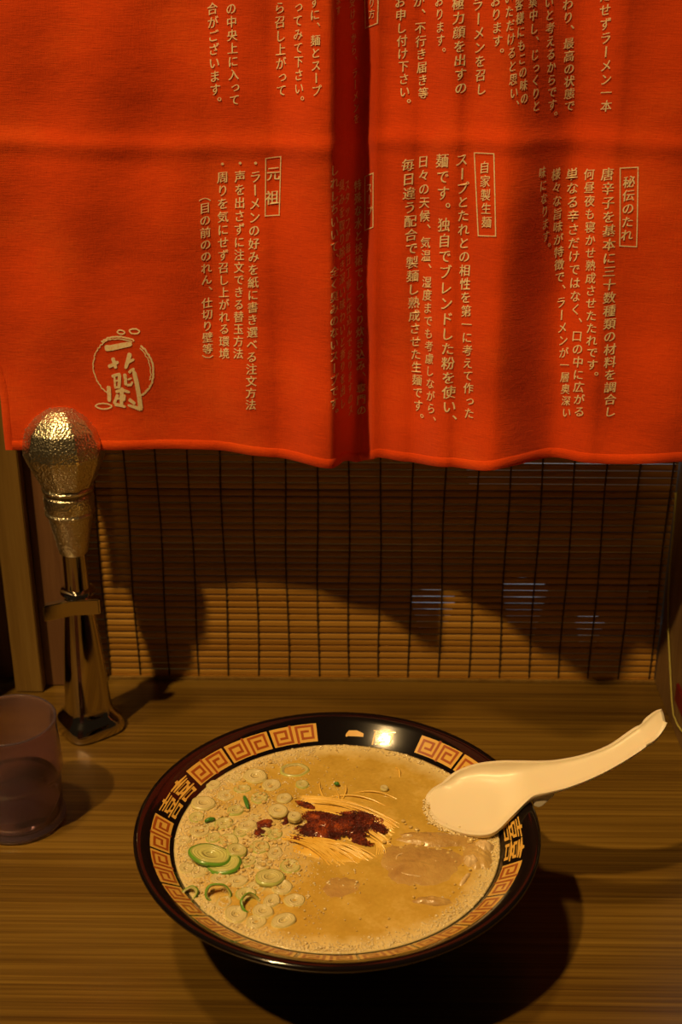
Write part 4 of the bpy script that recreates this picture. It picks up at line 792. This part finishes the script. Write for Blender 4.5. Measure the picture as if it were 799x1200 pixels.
for (x, y, ro, ri, h, kind, sq, rz, tx, ty, dz, label, group) in [(-0.07916, 0.55265, 0.01147, 0.00189, 0.0022, 'onion_green', 0.8, -10, -4, 6, 0.001, 'largest green rimmed scallion slice, at the left of the soup', None),(-0.07133, 0.54788, 0.01055, 0.00261, 0.0022, 'onion_green', 0.8, -15, 0, -6, -0.0008, 'scallion slice tucked under the largest green rimmed one', None),(-0.06047, 0.62624, 0.00688, 0.00106, 0.0022, 'onion_pale', 0.95, 0, 4, 0, -0.0006, 'round pale scallion slice nearest the back left pattern panels', None),(-0.0882, 0.59957, 0.00688, 0.00106, 0.0022, 'onion_pale', 0.95, 20, 0, 5, -0.0006, 'pale scallion slice by the double happiness sign on the left', None),(-0.04214, 0.60508, 0.00459, 0.00088, 0.0022, 'onion_pale', 0.9, 0, 0, 0, -0.0006, 'small pale scallion slice just behind the noodles', None),(-0.03244, 0.61913, 0.00413, 0.00091, 0.0022, 'onion_mid', 0.9, 0, 0, 0, -0.0012, 'faint small scallion ring between noodles and back rim', None),(-0.03763, 0.63342, 0.00917, 0.00642, 0.0022, 'onion_mid', 0.7, 0, 0, 0, -0.0014, 'faint wide sunken scallion ring near the back rim', None),(-0.04471, 0.59084, 0.0055, 0.00136, 0.0022, 'onion_pale', 0.9, 0, 8, 0, 0.0016, 'pale scallion ring stained red by the chili smear', None),(-0.03526, 0.58484, 0.00367, 0.0003, 0.003, 'onion_pale', 1, 0, 0, 0, 0.0016, 'small white scallion heart between the two chili patches', None),(-0.07208, 0.52435, 0.00688, 0.00516, 0.003, 'onion_green', 0.8, 10, 55, 10, 0.0006, 'upright green scallion arc at the lower left of the soup', None),(-0.05511, 0.51688, 0.00596, 0.00465, 0.002, 'onion_green', 0.95, 0, 20, 35, 0, 'thin green scallion loop, lowest in the soup at left', None),(-0.04588, 0.536, 0.0078, 0.0015, 0.0022, 'onion_mid', 0.9, 0, -6, 4, 0, 'broad yellowish scallion slice left of the lower noodles', None),(-0.08666, 0.52412, 0.0055, 0.0033, 0.003, 'onion_green', 0.7, 40, 30, -30, -0.0006, 'dark green scallion piece against the lower left bowl wall', None),(0.0154, 0.61492, 0.00229, 0.00025, 0.0022, 'onion_pale', 1, 0, 0, 0, 0, 'tiny white scallion bit near the back right of the soup', None),(-0.03692, 0.50465, 0.00642, 0.00106, 0.0022, 'onion_pale', 0.7, 20, 10, 0, -0.0008, 'pale smeared scallion slice nearest the front left rim', None),(-0.06531, 0.55711, 0.00596, 0.00131, 0.0022, 'onion_mid', 0.85, 0, 0, 10, 0.0004, 'yellow green scallion slice right of the largest one', None),(-0.0748, 0.58269, 0.0055, 0.00106, 0.0026, 'onion_mid', 0.8855463066621007, 51.80776076027423, 4.8, 0.0, -0.0020459093915176844, 'small greenish scallion slice floating between the left bowl wall and the chili paste', 'greenish scallion slices beside the chili'),(-0.06917, 0.59435, 0.00505, 0.00111, 0.0026, 'onion_mid', 0.9264470691216953, 43.369115570801185, 0.0, 4.8, -0.0019441423436954604, 'small greenish scallion slice floating between the left bowl wall and the chili paste', 'greenish scallion slices beside the chili'),(-0.06125, 0.58063, 0.0055, 0.00121, 0.0026, 'onion_pale', 0.8770946301158067, 35.26791215993119, -4.8, 0.0, -0.0019740493062153108, 'small whitish scallion slice floating between the left bowl wall and the chili paste', 'whitish scallion slices beside the chili'),(-0.05322, 0.56231, 0.00596, 0.00131, 0.0026, 'onion_mid', 0.8392936317606229, 26.680373935830737, 3.5999999999999996, 3.5999999999999996, -0.0019849882298775138, 'small greenish scallion slice floating between the left bowl wall and the chili paste', 'greenish scallion slices beside the chili'),(-0.04454, 0.55744, 0.00505, 0.00097, 0.0026, 'onion_pale', 0.8132108558768781, 75.26507690765247, 0.0, 0.0, -0.002052689256597319, 'small whitish scallion slice floating between the left bowl wall and the chili paste', 'whitish scallion slices beside the chili'),(-0.08776, 0.57496, 0.0055, 0.00106, 0.0026, 'onion_pale', 0.8865640201898107, 25.772497269179755, 0.0, 4.8, -0.002009635422108882, 'small whitish scallion slice floating between the left bowl wall and the chili paste', 'whitish scallion slices beside the chili'),(-0.08932, 0.55673, 0.00505, 0.00111, 0.0026, 'onion_pale', 0.9821351234778026, 12.841576001721961, 4.8, 0.0, -0.002160793694499013, 'small whitish scallion slice floating between the left bowl wall and the chili paste', 'whitish scallion slices beside the chili'),(-0.08428, 0.54149, 0.0055, 0.00106, 0.0026, 'onion_pale', 0.909819067848757, 44.79137307079856, -3.5999999999999996, 0.0, -0.0022346314968990358, 'small whitish scallion slice floating in the foam at the front left of the soup', 'whitish scallion slices at the front left'),(-0.07197, 0.53626, 0.00596, 0.00098, 0.0026, 'onion_pale', 0.8307055494570148, 52.72670156304955, 0.0, 3.5999999999999996, -0.00199408847969564, 'small whitish scallion slice floating in the foam at the front left of the soup', 'whitish scallion slices at the front left'),(-0.06281, 0.53439, 0.0055, 0.00106, 0.0026, 'onion_pale', 0.8136838625857745, 20.701733261707677, 3.0, 0.0, -0.001990203132163002, 'small whitish scallion slice floating in the foam at the front left of the soup', 'whitish scallion slices at the front left'),(-0.0526, 0.5299, 0.0055, 0.00091, 0.0026, 'onion_pale', 0.9583501012070739, 59.724126493893216, 0.0, -3.5999999999999996, -0.002387223329644458, 'small whitish scallion slice floating in the foam at the front left of the soup', 'whitish scallion slices at the front left'),(-0.06141, 0.50922, 0.00642, 0.00106, 0.0026, 'onion_pale', 0.9445197171409967, 88.08173914390366, 3.5999999999999996, 1.7999999999999998, -0.0019008327610594842, 'small whitish scallion slice floating in the foam at the front left of the soup', 'whitish scallion slices at the front left'),(-0.04776, 0.51194, 0.0055, 0.00106, 0.0026, 'onion_pale', 0.9402496300439405, 4.400363125680023, 0.0, 0.0, -0.0019789686809392405, 'small whitish scallion slice floating in the foam at the front left of the soup', 'whitish scallion slices at the front left'),(-0.04391, 0.51962, 0.00505, 0.00083, 0.0026, 'onion_pale', 0.8438464218594961, 58.116368086572336, 2.4, 0.0, -0.0019238774936230633, 'small whitish scallion slice floating in the foam at the front left of the soup', 'whitish scallion slices at the front left'),(-0.03569, 0.54706, 0.00596, 0.00131, 0.0026, 'onion_mid', 0.9424886731726625, 12.116330038493702, 0.0, 3.0, -0.0022537535454862792, 'small greenish scallion slice floating in the foam at the front left of the soup', 'greenish scallion slices at the front left'),(-0.0705, 0.56785, 0.0055, 0.00121, 0.0026, 'onion_mid', 0.9835995650857245, 13.475700516087755, 6.0, 0.0, -0.0020946940303396954, 'small greenish scallion slice floating between the left bowl wall and the chili paste', 'greenish scallion slices beside the chili'),(-0.07917, 0.56991, 0.00459, 0.00101, 0.0026, 'onion_mid', 0.8827872496873966, 14.506190389771117, 0.0, 0.0, -0.002088797476838757, 'small greenish scallion slice floating between the left bowl wall and the chili paste', 'greenish scallion slices beside the chili'),(-0.09532, 0.56746, 0.00459, 0.00101, 0.0026, 'onion_pale', 0.8087125771574841, 9.739324669681883, 0.0, -4.8, -0.0022104004720392596, 'small whitish scallion slice floating between the left bowl wall and the chili paste', 'whitish scallion slices beside the chili'),(-0.06702, 0.61445, 0.00505, 0.00111, 0.0026, 'onion_mid', 0.8144007880685783, 5.180512081081411, 0.0, 0.0, -0.002112372146105937, 'small greenish scallion slice floating in the foam at the back left of the soup', 'greenish scallion slices at the back left'),(-0.0759, 0.60859, 0.0055, 0.00106, 0.0026, 'onion_pale', 0.9484675249435462, 79.06114068727777, 2.4, 0.0, -0.0023328335634992684, 'small whitish scallion slice floating in the foam at the back left of the soup', 'whitish scallion slices at the back left'),(-0.05041, 0.61884, 0.00596, 0.00131, 0.0026, 'onion_pale', 0.8863341005018917, 28.31126579413473, 0.0, 1.7999999999999998, -0.0020998911854272937, 'small whitish scallion slice floating in the foam at the back left of the soup', 'whitish scallion slices at the back left'),(-0.05649, 0.60647, 0.0055, 0.00121, 0.0026, 'onion_mid', 0.897915952434246, 84.46842110942248, 0.0, 0.0, -0.0022129008974328826, 'small greenish scallion slice floating in the foam at the back left of the soup', 'greenish scallion slices at the back left'),(-0.05873, 0.55017, 0.0055, 0.00121, 0.0026, 'onion_mid', 0.8111502440843469, 62.75666509959982, -3.0, 3.0, -0.0023244453960334947, 'small greenish scallion slice floating in the foam at the front left of the soup', 'greenish scallion slices at the front left'),(-0.04555, 0.57339, 0.00459, 0.00101, 0.0026, 'onion_mid', 0.9262691865532803, 45.52596931249864, 0.0, 0.0, -0.0019447887296156177, 'small greenish scallion slice floating between the left bowl wall and the chili paste', 'greenish scallion slices beside the chili'),(-0.0761, 0.51275, 0.00459, 0.00101, 0.0026, 'onion_pale', 0.9109781735388691, 55.87900437305239, 3.0, 0.0, -0.002268376638504914, 'small whitish scallion slice floating in the foam at the front left of the soup', 'whitish scallion slices at the front left'),(-0.09071, 0.5878, 0.00459, 0.00076, 0.0026, 'onion_mid', 0.9103350598150973, 22.87712316911454, 3.0, 2.4, -0.0020247106928995167, 'small greenish scallion slice floating between the left bowl wall and the chili paste', 'greenish scallion slices beside the chili'),(-0.08235, 0.58181, 0.00413, 0.00068, 0.0026, 'onion_pale', 0.9033991410957322, 12.040276547689688, 0.0, 0.0, -0.002282789843292897, 'small whitish scallion slice floating between the left bowl wall and the chili paste', 'whitish scallion slices beside the chili'),(-0.06459, 0.57532, 0.00505, 0.00083, 0.0026, 'onion_mid', 0.8742428249915514, 66.30776036531721, 0.0, 3.5999999999999996, -0.002310339805740182, 'small greenish scallion slice floating between the left bowl wall and the chili paste', 'greenish scallion slices beside the chili'),(-0.05791, 0.58678, 0.00413, 0.00068, 0.0026, 'onion_pale', 0.9426592618505527, 58.95123683470772, 3.0, 0.0, -0.002357378321985805, 'small whitish scallion slice floating between the left bowl wall and the chili paste', 'whitish scallion slices beside the chili'),(-0.05131, 0.54889, 0.0055, 0.00091, 0.0026, 'onion_pale', 0.9335906431614551, 8.206044716422557, 0.0, 2.4, -0.0023376041870323307, 'small whitish scallion slice floating in the foam at the front left of the soup', 'whitish scallion slices at the front left'),(-0.03926, 0.53011, 0.00596, 0.00098, 0.0026, 'onion_pale', 0.918794851680847, 21.47265855287529, 1.7999999999999998, 1.7999999999999998, -0.001961536675458269, 'small whitish scallion slice floating in the foam at the front left of the soup', 'whitish scallion slices at the front left'),(-0.0575, 0.52457, 0.0055, 0.00091, 0.0026, 'onion_mid', 0.8960935860325404, 29.09576125205789, 3.0, 0.0, -0.00200176820855326, 'small greenish scallion slice floating in the foam at the front left of the soup', 'greenish scallion slices at the front left'),(-0.06835, 0.51795, 0.00505, 0.00083, 0.0026, 'onion_pale', 0.8058921956153227, 65.25059919518046, 0.0, 0.0, -0.0023731704039564607, 'small whitish scallion slice floating in the foam at the front left of the soup', 'whitish scallion slices at the front left'),(-0.09096, 0.54412, 0.00459, 0.00076, 0.0026, 'onion_pale', 0.8301602124342613, 85.68373187363244, 3.0, 3.0, -0.0020594437219410874, 'small whitish scallion slice floating in the foam at the front left of the soup', 'whitish scallion slices at the front left'),(-0.05136, 0.57553, 0.00413, 0.00068, 0.0026, 'onion_mid', 0.8446176048362368, 10.44699965074614, 0.0, 0.0, -0.001913651267024099, 'small greenish scallion slice floating between the left bowl wall and the chili paste', 'greenish scallion slices beside the chili'),(-0.05066, 0.50443, 0.0055, 0.00091, 0.0026, 'onion_pale', 0.9330125503114547, 73.8536564188829, 2.4, 0.0, -0.0023301173884366093, 'small whitish scallion slice floating in the foam at the front left of the soup', 'whitish scallion slices at the front left'),(-0.03211, 0.52044, 0.0055, 0.00091, 0.0026, 'onion_pale', 0.9249594947336157, 31.88684363084694, 0.0, 0.0, -0.0022824905779592615, 'small whitish scallion slice floating in the foam at the front left of the soup', 'whitish scallion slices at the front left'),(-0.07248, 0.6252, 0.00505, 0.00083, 0.0026, 'onion_pale', 0.8666530161060989, 55.23816327362702, 0.0, 1.7999999999999998, -0.0022256641298679953, 'small whitish scallion slice floating in the foam at the back left of the soup', 'whitish scallion slices at the back left'),(-0.08434, 0.61831, 0.00459, 0.00076, 0.0026, 'onion_pale', 0.8771495899232311, 12.27828633073737, 0.0, 0.0, -0.001984449740654557, 'small whitish scallion slice floating in the foam at the back left of the soup', 'whitish scallion slices at the back left')]:
    o = link('scallion_ring', ring_mesh(ro, ri, h, kind, sq))
    o.location = (x, y, SZ + dz); o.rotation_euler = (R(tx), R(ty), R(rz))
    tag(o, label, 'scallion', group)
for (a, b, rad, label) in [((-0.06534, 0.60633),(-0.0619, 0.59447), 0.0013, 'short upright dark green scallion leaf piece at the back left of the soup'),((-0.01346, 0.61859),(-0.01095, 0.61781), 0.0012, 'tiny green scallion fleck behind the noodles'),((-0.0853, 0.58253),(-0.07981, 0.5849), 0.0012, 'green scallion shred left of the chili smear')]:
    V, F = [], []
    tube_geo(V, F, [(a[0] + (b[0] - a[0]) * i / 5, a[1] + (b[1] - a[1]) * i / 5, SZ + .0012 + .0008 * math.sin(PI * i / 5)) for i in range(6)], rad, 8, .5)
    o = pyd('scallion_leaf', V, F, M['leaf'], None, True); tag(o, label, 'scallion')

# ------------------------------------------------------------------ spoon
SN = Vector((.0978, .5970, 0)); SD = Vector((.992, .124, 0)).normalized(); SE = Vector((-SD.y, SD.x, 0))
ST = [(-0.05576, 0.00739, 0.0622, 0.01157, 0.0626, 0.0001),(-0.05502, 0.00138, 0.0626, 0.01648, 0.0636, 0.0006),(-0.05246, -0.00501, 0.0632, 0.01907, 0.0668, 0.0016),(-0.04556, -0.01333, 0.0644, 0.01842, 0.072, 0.0034),(-0.03743, -0.01912, 0.0654, 0.02104, 0.0765, 0.0045),(-0.02716, -0.02138, 0.0675, 0.02014, 0.081, 0.0055),(-0.0152, -0.0136, 0.072, 0.01644, 0.0845, 0.006),(-0.00296, -0.00749, 0.0785, 0.01233, 0.0865, 0.0046),(0.0072, -0.01204, 0.085, 0.00695, 0.0895, 0.003),(0.01658, -0.01459, 0.0895, 0.00185, 0.0935, 0.0024),(0.02881, -0.01636, 0.096, -0.00248, 0.099, 0.002),(0.04179, -0.01656, 0.1035, -0.00497, 0.106, 0.0018),(0.05414, -0.01515, 0.111, -0.00319, 0.1135, 0.0018),(0.05795, -0.01364, 0.113, -0.00237, 0.1155, 0.0016),(0.05991, -0.01441, 0.115, -0.00294, 0.118, 0.0028),(0.0636, -0.01356, 0.1185, -0.00255, 0.122, 0.003),(0.06698, -0.01107, 0.1215, -0.00309, 0.1255, 0.0022),(0.06847, -0.00925, 0.123, -0.00401, 0.1265, 0.0006)]
def cr(K, x):     # smooth interpolation over stations
    n = len(K)
    for i in range(n - 1):
        if K[i][0] <= x <= K[i + 1][0] + 1e-9:
            p0, p1, p2, p3 = K[max(i - 1, 0)], K[i], K[i + 1], K[min(i + 2, n - 1)]
            t = (x - p1[0]) / (p2[0] - p1[0]); o = []
            for c in range(1, len(p1)):
                d = p2[0] - p1[0]
                m1 = (p2[c] - p0[c]) / max(p2[0] - p0[0], 1e-9) * d; m2 = (p3[c] - p1[c]) / max(p3[0] - p1[0], 1e-9) * d
                o.append((2 * t ** 3 - 3 * t ** 2 + 1) * p1[c] + (t ** 3 - 2 * t ** 2 + t) * m1 + (-2 * t ** 3 + 3 * t ** 2) * p2[c] + (t ** 3 - t ** 2) * m2)
            return o
    return list(K[-1][1:])
spoon = empty('soup_spoon', tuple(SN + Vector((0, 0, .073))))
tag(spoon, 'ivory white ladle spoon hooked over the right rim of the bowl', 'spoon')
vs, fs = [], []
ns, nt_c = 120, 24
for i in range(ns + 1):
    a = ST[0][0] + (ST[-1][0] - ST[0][0]) * i / ns
    ln_, zn_, lf_, zf_, dp = cr(ST, a)
    for j in range(nt_c + 1):
        t = -1 + 2 * j / nt_c
        q = .5 + .5 * math.sin(t * PI / 2)
        la = ln_ + (lf_ - ln_) * q; zz = zn_ + (zf_ - zn_) * q - dp * (1 - abs(t) ** 3.2)
        p = SN + SD * a + SE * la
        vs.append((p.x - spoon.location.x, p.y - spoon.location.y, zz - spoon.location.z))
for i in range(ns):
    for j in range(nt_c):
        a = i * (nt_c + 1) + j; fs.append((a, a + nt_c + 1, a + nt_c + 2, a + 1))
so_ = pyd('spoon_body', vs, fs, M['spoon'], spoon, True)
mm_ = so_.modifiers.new('s', 'SOLIDIFY'); mm_.thickness = .0022; mm_.offset = -1; mm_.use_even_offset = False
mm2 = so_.modifiers.new('b', 'BEVEL'); mm2.width = .0006; mm2.segments = 2; mm2.limit_method = 'ANGLE'; mm2.angle_limit = R(50)
# hook under the handle, outside the rim
vs = []
hk = [(.0135, -.0105, .0135), (.0135, .0105, .0135), (.0185, -.009, .0075), (.0185, .009, .0075), (.030, -.008, .0215), (.030, .008, .0215), (.0135, -.0095, .0040), (.0135, .0095, .0040)]
def hp(a, l, z):
    p = SD * a + SE * l; return (p.x, p.y, z)
A = [(-.0004, .0030), (-.0004, -.0018), (.0022, -.0026), (.0042, -.0012), (.0100, .0070), (.0100, .0085)]
vs = [hp(a, -.0082 - .35 * a, z) for a, z in A] + [hp(a, .0100 - .6 * a, z) for a, z in A]
n = len(A)
fs = [tuple(range(n)), tuple(range(2 * n - 1, n - 1, -1))] + [(k, n + k, n + (k + 1) % n, (k + 1) % n) for k in range(n)]
hko = pyd('rim_hook', vs, fs, M['spoon'], spoon)
bv = hko.modifiers.new('b', 'BEVEL'); bv.width = .0006; bv.segments = 3

# ------------------------------------------------------------------ water tap
TX, TY = -.1915, .7722
tap = empty('water_tap', (TX, TY, 0))
tag(tap, 'chrome water tap with faceted dewy knob standing at the back left', 'tap')
def sq_loft(st, n=64, rot=0):
    """st: (z, half width, exponent): rounded squares; 2 = round"""
    vs, fs = [], []
    for z, hw, ex in st:
        for k in range(n):
            a = 2 * PI * k / n
            c, s = math.cos(a), math.sin(a)
            r = hw / ((abs(c) ** ex + abs(s) ** ex) ** (1 / ex))
            vs.append((r * math.cos(a + rot), r * math.sin(a + rot), z))
    for j in range(len(st) - 1):
        for k in range(n):
            a = j * n + k; b = j * n + (k + 1) % n; fs.append((a, b, b + n, a + n))
    fs.append(tuple(range(n))[::-1]); fs.append(tuple((len(st) - 1) * n + k for k in range(n)))
    return vs, fs
rot = R(38)
v_, f_ = sq_loft([(.0004, .0200, 3.6), (.0012, .0214, 3.6), (.0040, .0218, 3.5), (.0085, .0208, 3.4), (.0115, .0190, 3.3), (.0140, .0168, 3.1), (.0165, .0154, 3), (.021, .0149, 2.8), (.040, .0139, 2.7),
                  (.060, .0126, 2.6), (.080, .0110, 2.5), (.092, .0099, 2.4), (.0985, .0093, 2.3), (.1085, .0090, 2.2)], 72, rot)
o = pyd('pedestal', v_, f_, M['chrome'], tap); shade_auto(o, 40)
pp = [(-.0190, -.0225), (-.0010, -.0135), (.0165, -.0115), (.0175, -.0085), (.0165, -.0055), (-.0005, -.0075), (-.0180, -.0165)]
bm = bmesh.new()
lo = [bm.verts.new((x, y, .0968)) for x, y in pp]; hi = [bm.verts.new((x, y, .1085)) for x, y in pp]
bm.faces.new(lo[::-1]); bm.faces.new(hi)
for k in range(len(pp)): bm.faces.new((lo[k], lo[(k + 1) % len(pp)], hi[(k + 1) % len(pp)], hi[k]))
bmesh.ops.recalc_face_normals(bm, faces=bm.faces[:])
bmesh.ops.bevel(bm, geom=bm.edges[:], offset=.0007, segments=2, affect='EDGES')
me = bpy.data.meshes.new('lever'); bm.to_mesh(me); bm.free()
o = link('push_lever', me, M['chrome'], tap); shade_auto(o, 40)
o = link('collar', lathe_mesh([(0, .1080), (.0112, .1080), (.0118, .1090), (.0112, .1108), (.0084, .1122), (0, .1122)], 48), M['chrome'], tap); shade_auto(o, 40)
o = link('spout_tube', lathe_mesh([(0, .108), (.0088, .108), (.0082, .116), (.0080, .142), (0, .142)], 48), M['chrome'], tap); shade_auto(o, 40)
o = link('taper_neck', lathe_mesh([(0, .1385), (.0090, .1385), (.0098, .1395), (.0112, .148), (.0132, .158), (.0148, .1655), (.0152, .1672), (0, .1672)], 48), M['wet_chrome'], tap); shade_auto(o, 40)
o = link('neck_ring', lathe_mesh([(0, .1668), (.0155, .1668), (.0165, .1680), (.0166, .1690), (.0158, .1702), (.0162, .1716), (.0166, .1780), (.0162, .1810), (.0152, .1822), (.0140, .1828), (.0140, .1840), (0, .184)], 56), M['wet_chrome'], tap); shade_auto(o, 30)
o = link('ring_lip', lathe_mesh([(0, .1838), (.0158, .1838), (.0170, .1848), (.0172, .1862), (.0164, .1874), (0, .1874)], 56), M['wet_chrome'], tap); shade_auto(o, 30)
kp = [(0, .1870), (.0165, .1870), (.0185, .1905), (.0222, .1985), (.0252, .2055), (.0267, .2100), (.0268, .2122), (.0262, .2185), (.0235, .2275), (.0172, .2350), (.0085, .2405), (0, .2422)]
o = link('knob', lathe_mesh(kp, 10, phase=R(12)), M['wet_chrome'], tap)
bmk = bmesh.new(); bmk.from_mesh(o.data)
bmesh.ops.bevel(bmk, geom=bmk.edges[:] , offset=.0016, segments=3, affect='EDGES', profile=.6, clamp_overlap=True)
bmk.to_mesh(o.data); bmk.free(); shade_auto(o, 60)
# condensation beads
rd = random.Random(11); dl = []
def kr(z):
    for i in range(len(kp) - 1):
        if kp[i][1] <= z <= kp[i + 1][1]:
            t = (z - kp[i][1]) / max(kp[i + 1][1] - kp[i][1], 1e-9); return kp[i][0] + (kp[i + 1][0] - kp[i][0]) * t
    return 0
for i in range(1500):
    z = rd.uniform(.189, .2415); a = rd.uniform(PI, 2 * PI); r = kr(z) * .985 * math.cos(PI / 10) / math.cos(((a - R(12)) % (PI / 5)) - PI / 10)
    dl.append((r * math.cos(a), r * math.sin(a), z, min(.0008, .0002 + rd.expovariate(1) * .00016), 1))
for i in range(420):
    z = rd.uniform(.142, .182); a = rd.uniform(PI, 2 * PI)
    r = .0163 if z > .168 else .0095 + (z - .139) * .2
    dl.append((r * math.cos(a), r * math.sin(a), z, min(.0006, .0002 + rd.expovariate(1) * .00012), 1))
be = blobs('condensation', dl, M['droplet'], I1); be.parent = tap; be['kind'] = 'stuff'

# ------------------------------------------------------------------ cup
CX, CY = -.2155, .667
cupo = empty('drinking_cup', (CX, CY, 0))
tag(cupo, 'purple tinted clear plastic cup at the left edge of the counter', 'cup')
cp = [(0, .0006), (.0270, .0006), (.0285, .0012), (.0288, .0032), (.0276, .0046), (.0272, .006), (.0277, .020), (.0281, .0320), (.0279, .0350), (.0293, .0366), (.0299, .0385),
      (.0293, .050), (.0286, .062), (.0282, .0700), (.0288, .0722), (.0289, .0738), (.0282, .0748), (.0272, .0742), (.0268, .0725), (.0272, .062), (.0278, .050), (.0279, .0395), (.0269, .0345),
      (.0262, .020), (.0256, .0065), (.0230, .0040), (0, .0036)]
o = link('cup_body', lathe_mesh(cp, 96), M['purple'], cupo, True)
wp = [(0, .0045), (.0225, .0045), (.0252, .0072), (.0258, .020), (.0262, .0290), (0, .0290)]
wo = link('water', lathe_mesh(wp, 96, CX, CY), M['water'], None, True)
tag(wo, 'shallow clear water in the purple cup', 'water')
